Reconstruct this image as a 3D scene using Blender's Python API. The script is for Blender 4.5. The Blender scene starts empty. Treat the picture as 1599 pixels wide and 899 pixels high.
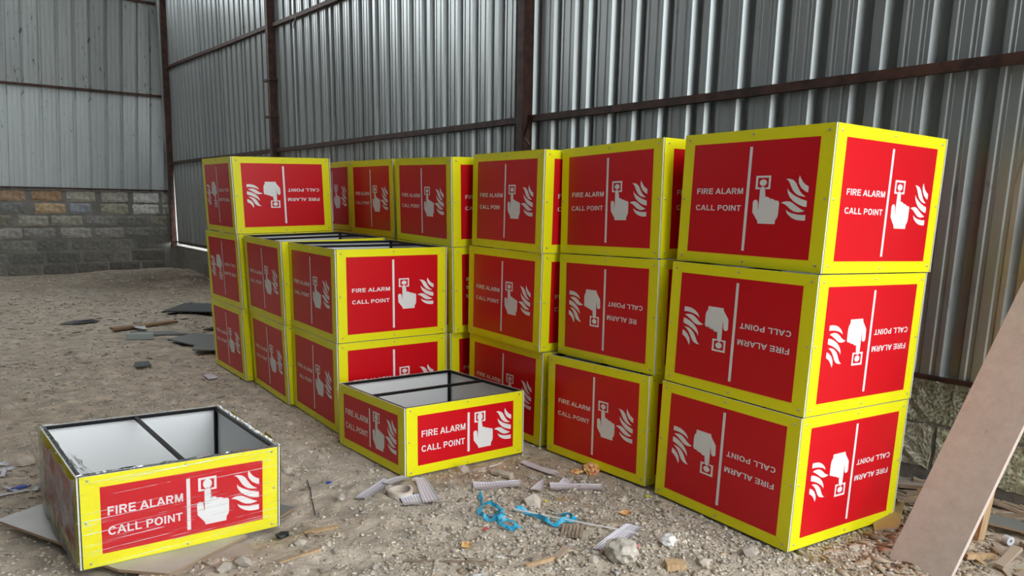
import bpy, bmesh, math, random
import numpy as np
from mathutils import Vector, Matrix
C = bpy.context.scene
COL = C.collection
rnd = random.Random(7)
V = Vector
R = math.radians

# ------------------------------------------------------------------ camera
PITCH, ROLL, CAMH = 0.194903237, 0.0175782896, 1.22301104
FOC, CY = 1186.92, 105.586
cam = bpy.data.objects.new('camera', bpy.data.cameras.new('camera'))
COL.objects.link(cam)
fw = V((0, math.cos(PITCH), -math.sin(PITCH))); up0 = V((0, math.sin(PITCH), math.cos(PITCH))); r0 = V((1, 0, 0))
rt = r0 * math.cos(ROLL) + up0 * math.sin(ROLL); upv = up0 * math.cos(ROLL) - r0 * math.sin(ROLL)
M = Matrix((rt, upv, -fw)).transposed().to_4x4(); M.translation = V((0, 0, CAMH))
cam.matrix_world = M
cam.data.sensor_fit = 'HORIZONTAL'; cam.data.sensor_width = 36.0
cam.data.lens = FOC * 36.0 / 1599.0
cam.data.shift_y = CY / 1599.0
cam.data.clip_start = 0.05; cam.data.clip_end = 300
C.camera = cam

# ------------------------------------------------------------------ world, exposure
world = bpy.data.worlds.new('sky'); C.world = world; world.use_nodes = True
bg = world.node_tree.nodes['Background']
bg.inputs[0].default_value = (0.93, 0.97, 1.0, 1); bg.inputs[1].default_value = 3.0
C.view_settings.view_transform = 'Standard'; C.view_settings.look = 'None'
C.view_settings.gamma = 1.0; C.view_settings.use_curve_mapping = False
C.view_settings.exposure = 0.86

# ------------------------------------------------------------------ building frame of reference
A0 = V((1.93, 3.115, 0)); WS = V((-0.60560661, 0.79576418, 0)); WN = V((-0.79576418, -0.60560661, 0))
def wp(s, d, z):            # s along the right wall (away), d into the room
    return A0 + WS * s + WN * d + V((0, 0, z))
GB = V((-6.45, 14.14, 0)); GU = V((0.7204, 0.6936, 0)); GN = V((0.6936, -0.7204, 0))
def gp(u, d, z):
    return GB + GU * u + GN * d + V((0, 0, z))
S_NEAR, S_FAR, D_OPP = -7.0, 13.42, 11.0
S_DOOR, S_ROOF, D_BLOCKER, H_BLOCKER = -1.9, -1.9, 3.75, 7.0     # unseen, added behind the camera: unroofed end and yard wall shaping sky light

# ------------------------------------------------------------------ materials
def mat(name, col=(.5, .5, .5), rough=.5, metal=0.0, spec=.5):
    m = bpy.data.materials.new(name); m.use_nodes = True
    b = m.node_tree.nodes['Principled BSDF']
    b.inputs['Base Color'].default_value = (*col, 1); b.inputs['Roughness'].default_value = rough
    b.inputs['Metallic'].default_value = metal; b.inputs['Specular IOR Level'].default_value = spec
    return m
def nd(m, t, **k):
    n = m.node_tree.nodes.new(t)
    for a, v in k.items(): setattr(n, a, v)
    return n
def lk(m, a, b): m.node_tree.links.new(a, b)
def bsdf(m): return m.node_tree.nodes['Principled BSDF']
def noise_col(m, c1, c2, scale, detail=4, coord='Object', stretch=(1, 1, 1), lo=.35, hi=.65, out=None):
    tc = nd(m, 'ShaderNodeTexCoord'); mp = nd(m, 'ShaderNodeMapping'); mp.inputs['Scale'].default_value = stretch
    nz = nd(m, 'ShaderNodeTexNoise'); nz.inputs['Scale'].default_value = scale; nz.inputs['Detail'].default_value = detail
    cr = nd(m, 'ShaderNodeValToRGB'); cr.color_ramp.elements[0].position = lo; cr.color_ramp.elements[1].position = hi
    cr.color_ramp.elements[0].color = (*c1, 1); cr.color_ramp.elements[1].color = (*c2, 1)
    lk(m, tc.outputs[coord], mp.inputs[0]); lk(m, mp.outputs[0], nz.inputs['Vector']); lk(m, nz.outputs[0], cr.inputs[0])
    lk(m, cr.outputs[0], out or bsdf(m).inputs['Base Color'])
    return cr, nz, mp
def bump(m, scale, strength, dist=.01, coord='Object', stretch=(1, 1, 1), detail=6):
    tc = nd(m, 'ShaderNodeTexCoord'); mp = nd(m, 'ShaderNodeMapping'); mp.inputs['Scale'].default_value = stretch
    nz = nd(m, 'ShaderNodeTexNoise'); nz.inputs['Scale'].default_value = scale; nz.inputs['Detail'].default_value = detail
    b = nd(m, 'ShaderNodeBump'); b.inputs['Strength'].default_value = strength; b.inputs['Distance'].default_value = dist
    lk(m, tc.outputs[coord], mp.inputs[0]); lk(m, mp.outputs[0], nz.inputs['Vector'])
    lk(m, nz.outputs[0], b.inputs['Height']); lk(m, b.outputs[0], bsdf(m).inputs['Normal'])
def attr_mix(m, rough=.9, bscale=None, var=.25, nscale=30):
    """base colour from the mesh colour attribute, modulated by a noise"""
    a = nd(m, 'ShaderNodeAttribute'); a.attribute_name = 'tint'
    tc = nd(m, 'ShaderNodeTexCoord'); nz = nd(m, 'ShaderNodeTexNoise'); nz.inputs['Scale'].default_value = nscale; nz.inputs['Detail'].default_value = 8
    mr = nd(m, 'ShaderNodeMapRange'); mr.inputs[1].default_value = .3; mr.inputs[2].default_value = .7
    mr.inputs[3].default_value = 1 - var; mr.inputs[4].default_value = 1 + var
    mx = nd(m, 'ShaderNodeVectorMath', operation='SCALE')
    lk(m, tc.outputs['Object'], nz.inputs['Vector']); lk(m, nz.outputs[0], mr.inputs[0])
    lk(m, a.outputs['Color'], mx.inputs[0]); lk(m, mr.outputs[0], mx.inputs['Scale'])
    lk(m, mx.outputs[0], bsdf(m).inputs['Base Color'])

m_yellow = mat('yellow_vinyl', (.88, .84, .010), .32, 0, .3)
m_seam = mat('mitre_seam', (.55, .56, .02), .4)
m_red = mat('red_vinyl', (.63, .004, .012), .32, 0, .3)
m_white = mat('white_vinyl', (.82, .83, .82), .35)
m_acp = mat('white_panel_back', (.78, .80, .80), .35)
m_black = mat('black_steel_tube', (.004, .004, .005), .5, 0, .25)
m_screw = mat('zinc_screw', (.55, .54, .5), .35, .9)
for m_, s_ in ((m_yellow, .12), (m_red, .12)):
    bump(m_, 3.0, s_, .004)

def metal_mat(name, c1, c2, rough, metal, dirt):
    m = mat(name, c1, rough, metal)
    oi = nd(m, 'ShaderNodeObjectInfo')
    tc = nd(m, 'ShaderNodeTexCoord'); mp = nd(m, 'ShaderNodeMapping'); mp.inputs['Scale'].default_value = (6, 6, .5)
    nz = nd(m, 'ShaderNodeTexNoise'); nz.inputs['Scale'].default_value = 2.0; nz.inputs['Detail'].default_value = 8; nz.inputs['Roughness'].default_value = .65
    lk(m, tc.outputs['Object'], mp.inputs[0]); lk(m, mp.outputs[0], nz.inputs['Vector'])
    cr = nd(m, 'ShaderNodeValToRGB'); cr.color_ramp.elements[0].position = .3; cr.color_ramp.elements[1].position = .7
    cr.color_ramp.elements[0].color = (*c1, 1); cr.color_ramp.elements[1].color = (*c2, 1)
    lk(m, nz.outputs[0], cr.inputs[0])
    # scratches and dark drip specks
    n2 = nd(m, 'ShaderNodeTexNoise'); n2.inputs['Scale'].default_value = 5.0; n2.inputs['Detail'].default_value = 10; n2.inputs['Distortion'].default_value = 1.5
    m2 = nd(m, 'ShaderNodeMapping'); m2.inputs['Scale'].default_value = (3, 3, .8)
    lk(m, tc.outputs['Object'], m2.inputs[0]); lk(m, m2.outputs[0], n2.inputs['Vector'])
    r2 = nd(m, 'ShaderNodeMapRange'); r2.inputs[1].default_value = .64; r2.inputs[2].default_value = .72; r2.inputs[3].default_value = 1; r2.inputs[4].default_value = 1 - dirt
    lk(m, n2.outputs[0], r2.inputs[0])
    mr = nd(m, 'ShaderNodeMapRange'); mr.inputs[3].default_value = .88; mr.inputs[4].default_value = 1.1
    lk(m, oi.outputs['Random'], mr.inputs[0])
    mu = nd(m, 'ShaderNodeMath', operation='MULTIPLY'); lk(m, mr.outputs[0], mu.inputs[0]); lk(m, r2.outputs[0], mu.inputs[1])
    sc = nd(m, 'ShaderNodeVectorMath', operation='SCALE'); lk(m, cr.outputs[0], sc.inputs[0]); lk(m, mu.outputs[0], sc.inputs['Scale'])
    lk(m, sc.outputs[0], bsdf(m).inputs['Base Color'])
    rr = nd(m, 'ShaderNodeMapRange'); rr.inputs[3].default_value = rough - .06; rr.inputs[4].default_value = rough + .08
    lk(m, nz.outputs[0], rr.inputs[0]); lk(m, rr.outputs[0], bsdf(m).inputs['Roughness'])
    bu = nd(m, 'ShaderNodeBump'); bu.inputs['Strength'].default_value = .04; bu.inputs['Distance'].default_value = .002
    lk(m, nz.outputs[0], bu.inputs['Height']); lk(m, bu.outputs[0], bsdf(m).inputs['Normal'])
    return m
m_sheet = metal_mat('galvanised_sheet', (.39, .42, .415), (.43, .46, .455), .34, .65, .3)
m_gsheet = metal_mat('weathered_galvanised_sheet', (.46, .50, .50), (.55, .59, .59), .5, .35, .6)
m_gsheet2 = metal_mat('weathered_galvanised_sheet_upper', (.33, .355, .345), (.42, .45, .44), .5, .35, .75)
m_roof = mat('roof_sheet', (.10, .105, .105), .6, .3)
m_rust = mat('rusty_primer_steel', (.05, .02, .015), .6, .1)
noise_col(m_rust, (.026, .012, .009), (.085, .035, .022), 14, 8, stretch=(1, 1, 1)); bump(m_rust, 60, .3, .002)
m_mortar = mat('mortar', (.2, .2, .19), .95); noise_col(m_mortar, (.17, .165, .145), (.27, .262, .24), 3, 8); bump(m_mortar, 40, .7, .01)
m_block = mat('concrete_block', (.3, .3, .28), .95); attr_mix(m_block, var=.32, nscale=16); bump(m_block, 55, .8, .01)
m_rough = mat('coarse_concrete_block', (.25, .25, .22), .95); attr_mix(m_rough, var=.55, nscale=70); bump(m_rough, 75, 1.0, .02)
m_dirt = mat('dry_dirt', (.3, .26, .2), .97); attr_mix(m_dirt, var=.30, nscale=9)
def dirt_bump(m):
    tc = nd(m, 'ShaderNodeTexCoord')
    a = nd(m, 'ShaderNodeTexNoise'); a.inputs['Scale'].default_value = 15; a.inputs['Detail'].default_value = 12; a.inputs['Roughness'].default_value = .62; a.inputs['Distortion'].default_value = .6
    v = nd(m, 'ShaderNodeTexVoronoi'); v.inputs['Scale'].default_value = 60
    ad = nd(m, 'ShaderNodeMath', operation='MULTIPLY_ADD'); ad.inputs[1].default_value = .10
    lk(m, tc.outputs['Object'], a.inputs['Vector']); lk(m, tc.outputs['Object'], v.inputs['Vector'])
    lk(m, v.outputs['Distance'], ad.inputs[0]); lk(m, a.outputs[0], ad.inputs[2])
    b = nd(m, 'ShaderNodeBump'); b.inputs['Strength'].default_value = 1.0; b.inputs['Distance'].default_value = .03
    lk(m, ad.outputs[0], b.inputs['Height']); lk(m, b.outputs[0], bsdf(m).inputs['Normal'])
dirt_bump(m_dirt)
m_stone = mat('rubble', (.4, .36, .3), .95); attr_mix(m_stone, var=.25, nscale=40); bump(m_stone, 90, .5, .004)
m_chip = mat('scrap_chip', (.4, .36, .3), .8); attr_mix(m_chip, var=.15, nscale=40)
m_paleboard = mat('pale_laminate_board', (.50, .50, .46), .5); noise_col(m_paleboard, (.40, .39, .35), (.50, .49, .45), 6, 6)
m_ply = mat('board_core', (.32, .22, .14), .9)
m_pinkboard = mat('dusty_board', (.42, .36, .30), .8); noise_col(m_pinkboard, (.34, .29, .24), (.45, .39, .33), 7, 8)
m_lean = mat('grey_fibre_board', (.45, .4, .36), .7)
cr_, nz_, mp_ = noise_col(m_lean, (.47, .42, .38), (.60, .545, .50), 20, 10, stretch=(1, 1, 1), lo=.3, hi=.7); bump(m_lean, 30, .15, .002); cr_.color_ramp.elements[0].position = .33; e_ = cr_.color_ramp.elements.new(.295); e_.color = (.16, .12, .10, 1); nz_.inputs['Roughness'].default_value = .75
m_leanedge = mat('cut_board_edge', (.62, .52, .47), .7)
m_wood = mat('pine_wood', (.5, .34, .18), .75); noise_col(m_wood, (.42, .27, .13), (.58, .41, .24), 5, 6, stretch=(30, 30, 2))
m_oldwood = mat('old_scrap_wood', (.3, .24, .17), .85); noise_col(m_oldwood, (.22, .17, .12), (.42, .33, .24), 5, 6, stretch=(4, 30, 30))
m_plank = mat('brown_plank', (.3, .19, .1), .7); noise_col(m_plank, (.24, .15, .08), (.38, .25, .13), 5, 6, stretch=(3, 30, 30))
m_darksheet = mat('dark_grey_sheet', (.055, .06, .06), .6)
m_greysheet = mat('grey_sheet', (.17, .18, .17), .6)
m_bluegrey = mat('pale_blue_foam', (.38, .44, .43), .7)
m_paper = mat('white_paper', (.62, .62, .66), .7)
m_lilac = mat('lilac_backing_film', (.68, .65, .70), .5)
m_blue = mat('blue_strapping', (.03, .38, .60), .35)
m_whiteplastic = mat('white_plastic', (.75, .74, .72), .45)
m_cardboard = mat('cardboard', (.40, .31, .23), .85)
m_dirtytape = mat('dusty_cardboard_ring', (.60, .53, .45), .9)
m_blacklump = mat('black_plastic_scrap', (.02, .022, .024), .5)
m_wrapper = mat('printed_wrapper', (.8, .5, .2), .4)
noise_col(m_wrapper, (.62, .12, .06), (.82, .55, .22), 28, 3, lo=.38, hi=.46)
m_pink = mat('pink_scrap', (.6, .2, .2), .6); m_redbit = mat('red_scrap', (.45, .06, .04), .6)
m_yelbit = mat('yellow_scrap', (.7, .7, .05), .6); m_bluebit = mat('blue_scrap', (.02, .06, .4), .5)
m_offyel = mat('yellow_stained_board', (.45, .3, .12), .8)
m_wire = mat('black_wire', (.02, .018, .016), .6)
# dotted backing film: grey dots printed on lilac white film
m_dots = mat('dotted_film', (.55, .53, .58), .5)
def dots(m, sp=.0125, rad=.30):
    tc = nd(m, 'ShaderNodeTexCoord'); sx = nd(m, 'ShaderNodeSeparateXYZ'); lk(m, tc.outputs['UV'], sx.inputs[0])
    def frac(o, off=0.0, div=sp):
        d = nd(m, 'ShaderNodeMath', operation='DIVIDE'); lk(m, o, d.inputs[0]); d.inputs[1].default_value = div
        f = nd(m, 'ShaderNodeMath', operation='FRACT'); lk(m, d.outputs[0], f.inputs[0])
        s = nd(m, 'ShaderNodeMath', operation='SUBTRACT'); lk(m, f.outputs[0], s.inputs[0]); s.inputs[1].default_value = .5
        p = nd(m, 'ShaderNodeMath', operation='POWER'); lk(m, s.outputs[0], p.inputs[0]); p.inputs[1].default_value = 2
        return p.outputs[0]
    a, b = frac(sx.outputs[0]), frac(sx.outputs[1])
    s = nd(m, 'ShaderNodeMath', operation='ADD'); lk(m, a, s.inputs[0]); lk(m, b, s.inputs[1])
    l = nd(m, 'ShaderNodeMath', operation='LESS_THAN'); lk(m, s.outputs[0], l.inputs[0]); l.inputs[1].default_value = rad * rad
    mx = nd(m, 'ShaderNodeMix', data_type='RGBA'); lk(m, l.outputs[0], mx.inputs[0])
    mx.inputs[6].default_value = (.74, .72, .78, 1); mx.inputs[7].default_value = (.36, .35, .42, 1)
    lk(m, mx.outputs[2], bsdf(m).inputs['Base Color'])
dots(m_dots)
# stretch film: clear, glossy, with milky streaks
def film_mat(name, stretch, scale, lo, hi, milk, rot=(0, 0, 0), bstr=.6, ior=1.3):
    m = mat(name, (.9, .92, .95), .12, 0, .6)
    tc = nd(m, 'ShaderNodeTexCoord'); mp = nd(m, 'ShaderNodeMapping'); mp.inputs['Scale'].default_value = stretch; mp.inputs['Rotation'].default_value = rot
    mp0 = nd(m, 'ShaderNodeMapping'); mp0.inputs['Rotation'].default_value = rot
    nz = nd(m, 'ShaderNodeTexNoise'); nz.inputs['Scale'].default_value = scale; nz.inputs['Detail'].default_value = 5
    lk(m, tc.outputs['Object'], mp0.inputs[0]); mp.inputs['Rotation'].default_value = (0, 0, 0)
    lk(m, mp0.outputs[0], mp.inputs[0]); lk(m, mp.outputs[0], nz.inputs['Vector'])
    mr = nd(m, 'ShaderNodeMapRange'); mr.inputs[1].default_value = lo; mr.inputs[2].default_value = hi
    mr.inputs[3].default_value = .015; mr.inputs[4].default_value = milk
    lk(m, nz.outputs[0], mr.inputs[0])
    b = nd(m, 'ShaderNodeBump'); b.inputs['Strength'].default_value = bstr; b.inputs['Distance'].default_value = .01
    lk(m, nz.outputs[0], b.inputs['Height'])
    gl = nd(m, 'ShaderNodeBsdfGlossy'); gl.inputs['Roughness'].default_value = .08; lk(m, b.outputs[0], gl.inputs['Normal'])
    df = nd(m, 'ShaderNodeBsdfDiffuse'); df.inputs['Color'].default_value = (.85, .87, .9, 1)
    tr = nd(m, 'ShaderNodeBsdfTransparent'); tr.inputs[0].default_value = (.97, .97, .97, 1)
    fr = nd(m, 'ShaderNodeFresnel'); fr.inputs['IOR'].default_value = ior; lk(m, b.outputs[0], fr.inputs['Normal'])
    m1 = nd(m, 'ShaderNodeMixShader'); lk(m, fr.outputs[0], m1.inputs[0]); lk(m, tr.outputs[0], m1.inputs[1]); lk(m, gl.outputs[0], m1.inputs[2])
    m2 = nd(m, 'ShaderNodeMixShader'); lk(m, mr.outputs[0], m2.inputs[0]); lk(m, m1.outputs[0], m2.inputs[1]); lk(m, df.outputs[0], m2.inputs[2])
    lk(m, m2.outputs[0], m.node_tree.nodes['Material Output'].inputs[0])
    return m
m_film_front = film_mat('stretch_film_streaked', (.8, 150, 150), 1.5, .60, .67, .75, (0, R(2.5), 0), .5, 1.18)
m_film_side = film_mat('stretch_film_wrinkled', (14, 7, 3), 1.5, .40, .72, .50, (R(50), 0, 0), 1.0)
m_film_top = film_mat('stretch_film_crumpled', (9, 9, 9), 3.0, .58, .78, .20, (0, 0, 0), 1.0, 1.09)

# ------------------------------------------------------------------ mesh helpers
def mesh(name, verts, faces, mats, mi=None, smooth=False, tint=None, uv=None):
    me = bpy.data.meshes.new(name); me.from_pydata([tuple(v) for v in verts], [], faces)
    for m in (mats if isinstance(mats, (list, tuple)) else [mats]): me.materials.append(m)
    if mi: me.polygons.foreach_set('material_index', mi)
    if smooth: me.polygons.foreach_set('use_smooth', [True] * len(me.polygons))
    if tint is not None:
        a = me.color_attributes.new('tint', 'FLOAT_COLOR', 'POINT')
        t = np.ones((len(verts), 4), dtype=np.float32); t[:, :3] = tint; a.data.foreach_set('color', t.ravel())
    if uv is not None:
        l = me.uv_layers.new(name='UVMap')
        for lp in me.loops: l.data[lp.index].uv = uv[lp.vertex_index]
    me.update(); return me
def obj(name, me, parent=None, loc=(0, 0, 0), mtx=None, **props):
    o = bpy.data.objects.new(name, me); COL.objects.link(o)
    if parent: o.parent = parent
    if mtx is not None: o.matrix_local = mtx
    else: o.location = loc
    for k, v in props.items(): o[k] = v
    return o
class MB:
    def __init__(s): s.v = []; s.f = []; s.m = []; s.t = []
    def add(s, vs, fs, mi=0, tint=(1, 1, 1)):
        b = len(s.v); s.v += [tuple(v) for v in vs]; s.f += [tuple(b + i for i in f) for f in fs]; s.m += [mi] * len(fs); s.t += [tint] * len(vs)
    def box(s, x0, y0, z0, x1, y1, z1, mi=0, fn=None, tint=(1, 1, 1)):
        vs = [(x, y, z) for z in (z0, z1) for (x, y) in ((x0, y0), (x1, y0), (x1, y1), (x0, y1))]
        if fn: vs = [fn(*v) for v in vs]
        s.add(vs, [(0, 3, 2, 1), (4, 5, 6, 7), (0, 1, 5, 4), (1, 2, 6, 5), (2, 3, 7, 6), (3, 0, 4, 7)], mi, tint)
    def mesh(s, name, mats, smooth=False, tint=False):
        return mesh(name, s.v, s.f, mats, s.m, smooth, np.array(s.t) if tint else None)
BOXF = [(0, 3, 2, 1), (4, 5, 6, 7), (0, 1, 5, 4), (1, 2, 6, 5), (2, 3, 7, 6), (3, 0, 4, 7)]

# value noise (numpy)
_tab = np.random.RandomState(3).rand(256, 256)
def vnoise(x, y, sc, seed=0):
    x = np.asarray(x, float) * sc + seed * 17.3; y = np.asarray(y, float) * sc + seed * 5.7
    xi = np.floor(x).astype(int); yi = np.floor(y).astype(int); fx = x - xi; fy = y - yi
    fx = fx * fx * (3 - 2 * fx); fy = fy * fy * (3 - 2 * fy)
    a = _tab[xi % 256, yi % 256]; b = _tab[(xi + 1) % 256, yi % 256]; c = _tab[xi % 256, (yi + 1) % 256]; d = _tab[(xi + 1) % 256, (yi + 1) % 256]
    return (a * (1 - fx) + b * fx) * (1 - fy) + (c * (1 - fx) + d * fx) * fy

# ------------------------------------------------------------------ box poses
STK = dict(A=(.0187, .0117, .0091), B=(-.0047, .0247, .0087), C=(.0091, -.0023, -.01), D=(-.0098, -.0359, -.0185), E=(-.0137, -.0232, -.0003),
           F=(-.0046, -.0013, .0171), G=(-.0167, -.0254, .0027), H=(-.0125, -.0307, -.011), I=(.0034, -.0118, -.0195), J=(-.0051, .0261, .0054), K=(.0388, .0087, .0165))
BOX = {'A3': (1.029, 2.589, 32.81), 'A2': (1.016, 2.569, 33.52), 'A1': (1.009, 2.565, 33.51), 'B3': (0.619, 3.223, 34.05), 'B2': (0.618, 3.207, 34.14),
       'B1': (0.599, 3.205, 37.04), 'C3': (0.126, 3.792, 33.21), 'C2': (0.131, 3.803, 35.16), 'C1': (0.153, 3.808, 36.36), 'D3': (-0.344, 4.412, 35.49),
       'D2': (-0.341, 4.405, 35.37), 'D1': (-0.362, 4.425, 35.37), 'E3': (-0.762, 5.014, 34.88), 'E2': (-0.765, 5.016, 35.1), 'E1': (-0.760, 5.012, 34.9),
       'F3': (-1.183, 5.641, 35.37), 'F2': (-1.185, 5.643, 35.3), 'F1': (-1.180, 5.640, 35.4), 'G3': (-1.824, 5.114, 36.46), 'G2': (-1.812, 5.099, 38.28),
       'G1': (-1.830, 5.108, 37.44), 'H2': (-1.364, 4.543, 36.53), 'H1': (-1.371, 4.547, 35.69), 'I2': (-0.938, 4.003, 36.32), 'I1': (-0.940, 3.999, 35.86),
       'J0': (-0.475, 3.272, 37.71), 'K0': (-1.411, 2.318, 39.82)}
BW, BH, BHL, PT = .683, .4985, .3195, .005
def pose(k):
    tx, ty, z0 = STK[k[0]]; x, y, yaw = BOX[k]; lev = max(int(k[1]) - 1, 0) if k[0] not in 'JK' else 0
    u = V((tx, ty, 1)).normalized(); rd = V((math.cos(R(yaw)), math.sin(R(yaw)), 0)); rd = (rd - u * rd.dot(u)).normalized(); ld = u.cross(rd)
    return V((x, y, z0)) + u * lev * .502, rd, ld, u

# ground height
GX, GY, GZ, GT = [], [], [], []
for k in BOX:
    if k[1] in '01':
        N, rd, ld, u = pose(k)
        for a in (.1, .5, .9):
            for b in (.1, .5, .9):
                q = N + rd * BW * a + ld * BW * b
                GX.append(q.x); GY.append(q.y); GZ.append(q.z - (.004 if k != 'K0' else .030))
GX, GY, GZ = map(np.array, (GX, GY, GZ))
def ground(x, y, rel=1.0):
    x = np.atleast_1d(np.asarray(x, float)); y = np.atleast_1d(np.asarray(y, float))
    n = (vnoise(x, y, .8, 1) - .5) * .05 + (vnoise(x, y, 3.1, 2) - .5) * .03 + (vnoise(x, y, 9, 3) - .5) * .016 + (vnoise(x, y, 24, 4) - .5) * .014 + (vnoise(x + .2 * y, y, 52, 5) - .5) * .011
    ridge = np.maximum(0, vnoise(x + .3 * y, y, 6, 6) - .6) * .04
    n = n * .75 + ridge * .6
    d2 = (x[:, None] - GX) ** 2 + (y[:, None] - GY) ** 2
    wgt = np.exp(-d2 / (2 * .12 ** 2)); ws = wgt.sum(1); t = (wgt * GZ).sum(1) / np.maximum(ws, 1e-9)
    k = np.clip(ws * 1.3, 0, 1)
    z = n * (1 - k) + (t - .004 + n * .12) * k
    # heap in the far corner, scrap heap by the plinth at right
    z += .10 * np.exp(-((x + 5.6) ** 2 + (y - 12.6) ** 2) / .8)
    z += .035 * np.exp(-((x - 2.0) ** 2 + (y - 2.85) ** 2) / .12)
    return z - .004
def gz(x, y): return float(ground(x, y)[0])

# ------------------------------------------------------------------ floor
def axis(segs):
    out = [segs[0][0]]
    for a, b, st in segs:
        n = max(1, int(round((b - a) / st))); out += list(np.linspace(a, b, n + 1)[1:])
    return np.array(out)
xs = axis([(-14, -7, .35), (-7, -3, .08), (-3, 2.3, .017), (2.3, 6.6, .12)])
ys = axis([(-5, 1.8, .35), (1.8, 4.3, .017), (4.3, 7.5, .03), (7.5, 15.5, .07), (15.5, 20, .4)])
XX, YY = np.meshgrid(xs, ys); shp = XX.shape; X, Y = XX.ravel(), YY.ravel()
Zg = np.concatenate([ground(X[i:i + 20000], Y[i:i + 20000]) for i in range(0, len(X), 20000)])
nx, ny = len(xs), len(ys)
ii = np.arange(ny - 1)[:, None] * nx + np.arange(nx - 1)[None, :]
F = np.stack([ii, ii + 1, ii + nx + 1, ii + nx], -1).reshape(-1, 4)
fm = bpy.data.meshes.new('floor'); fm.vertices.add(len(X)); fm.vertices.foreach_set('co', np.stack([X, Y, Zg], -1).ravel())
fm.loops.add(F.size); fm.loops.foreach_set('vertex_index', F.ravel().astype(np.int32)); fm.polygons.add(len(F))
fm.polygons.foreach_set('loop_start', (np.arange(len(F)) * 4).astype(np.int32)); fm.polygons.foreach_set('loop_total', np.full(len(F), 4, np.int32))
fm.polygons.foreach_set('use_smooth', np.ones(len(F), bool)); fm.update(calc_edges=True); fm.materials.append(m_dirt)
def dirt_tint(X, Y):
    base = np.array([.56, .475, .375]); br = np.array([.44, .335, .225]); pale = np.array([.66, .585, .48])
    a = np.clip((vnoise(X, Y, 1.3, 11) - .45) * 2.2, 0, 1)[:, None] * .6
    b = np.clip((vnoise(X, Y, 2.7, 12) - .5) * 3, 0, 1)[:, None] * .5
    t = base * (1 - b) + pale * b
    t = t * (1 - a * .5) + br * a * .5
    heap = np.exp(-((X + 5.0) ** 2 / 2.6 + (Y - 11.6) ** 2 / 2.2))[:, None] * np.clip(.4 + vnoise(X, Y, 2.5, 15), 0, 1)[:, None]
    heap = np.clip(heap * 1.25, 0, 1.2)
    t = t * (1 - .75 * heap) + np.array([.13, .09, .055]) * .75 * heap
    warm = np.exp(-((X + .05) ** 2 / .12 + (Y - 3.35) ** 2 / .03))[:, None]
    t = t * (1 - .6 * warm) + np.array([.42, .30, .18]) * .6 * warm
    rb = np.exp(-((X - 1.5) ** 2 / .35 + (Y - 2.8) ** 2 / .25))[:, None]
    t = t * (1 - .4 * rb) + np.array([.30, .22, .15]) * .4 * rb
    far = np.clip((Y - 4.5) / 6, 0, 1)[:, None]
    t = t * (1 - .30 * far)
    return t
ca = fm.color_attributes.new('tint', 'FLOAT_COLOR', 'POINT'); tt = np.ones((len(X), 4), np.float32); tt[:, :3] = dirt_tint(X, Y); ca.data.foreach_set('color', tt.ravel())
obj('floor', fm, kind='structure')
g = MB(); g.add([(-70, -60, -.12), (60, -60, -.12), (60, 80, -.12), (-70, 80, -.12)], [(0, 1, 2, 3)], 0, (.30, .27, .22))
obj('ground_outside', g.mesh('ground_outside', m_dirt, tint=True), kind='structure')

# ------------------------------------------------------------------ walls
def profile(ribs, length, gw=.080, gb=.034, gd=.040, minors=(), mw=.026, md=.004):
    pts = [(0, 0)] if ribs[0] > gw / 2 else []
    ev = [(r, 'M') for r in ribs] + [(q, 'm') for q in minors]
    for c, k in sorted(ev):
        if k == 'M': pts += [(c - gw / 2, 0), (c - gb / 2, -gd), (c + gb / 2, -gd), (c + gw / 2, 0)]
        else: pts += [(c - mw / 2, 0), (c - mw / 4, -md), (c + mw / 4, -md), (c + mw / 2, 0)]
    if pts[-1][0] < length: pts.append((length, 0))
    return pts
def sheet_mesh(name, prof, z0, z1, m, lean=0.0, nz=3):
    vs, fs = [], []
    zs = [z0 + (z1 - z0) * i / nz for i in range(nz + 1)]
    for z in zs: vs += [(a + lean * (z - z0), d, z) for a, d in prof]
    n = len(prof)
    for j in range(nz): fs += [(j * n + i, j * n + i + 1, (j + 1) * n + i + 1, (j + 1) * n + i) for i in range(n - 1)]
    return mesh(name, vs, fs, m)
def wall_mtx(o, ax, nrm): return Matrix((ax, nrm, V((0, 0, 1)))).transposed().to_4x4() if o is None else Matrix.Translation(o) @ Matrix((ax, nrm, V((0, 0, 1)))).transposed().to_4x4()
MW = wall_mtx(A0, WS, WN)      # local x = s, y = into the room
MG = wall_mtx(GB, -GU, GN)      # local x = -u
# right wall : mortar core of the plinth carries blocks, sheets, steel
core = MB(); core.box(S_DOOR, -.20, -.3, 8.0, -.012, .505); core.box(8.0, -.20, -.3, S_FAR + .1, -.012, .435)
wr = obj('wall_right', core.mesh('wall_right', m_mortar), mtx=MW, kind='structure')
RB = [0.045, .2525, .460, .6675, .875]
minors = []
for i in range(5):
    a = RB[i]; b = RB[i + 1] if i < 4 else None
    if b: minors += [a + .072, a + .136]
minors += [-.02 + .983 - .036] if False else []
pr = profile(RB, .962, minors=sorted(minors))
sh = sheet_mesh('metal_sheet', pr, .515, 5.3, m_sheet)
sh2 = sheet_mesh('metal_sheet_far', pr, .475, 5.3, m_sheet)
k0 = -4
s0 = .513 - .863 - .0     # a sheet's last rib sits at .513 + n*.958 + ...
for i in range(-2, 8):
    obj('metal_sheet', sh, wr, mtx=Matrix.Translation((.588 + .957 * i, (i % 2) * -.0015, 0)) @ Matrix.Rotation(R(rnd.uniform(-.02, .02)), 4, 'Y'))
for i in range(5):
    obj('metal_sheet', sh2, wr, mtx=Matrix.Translation((12.80 - .957 * (i + 1), (i % 2) * -.0015 + .002, 0)) @ Matrix.Rotation(R(rnd.uniform(-.05, .05)), 4, 'Y'))
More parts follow.
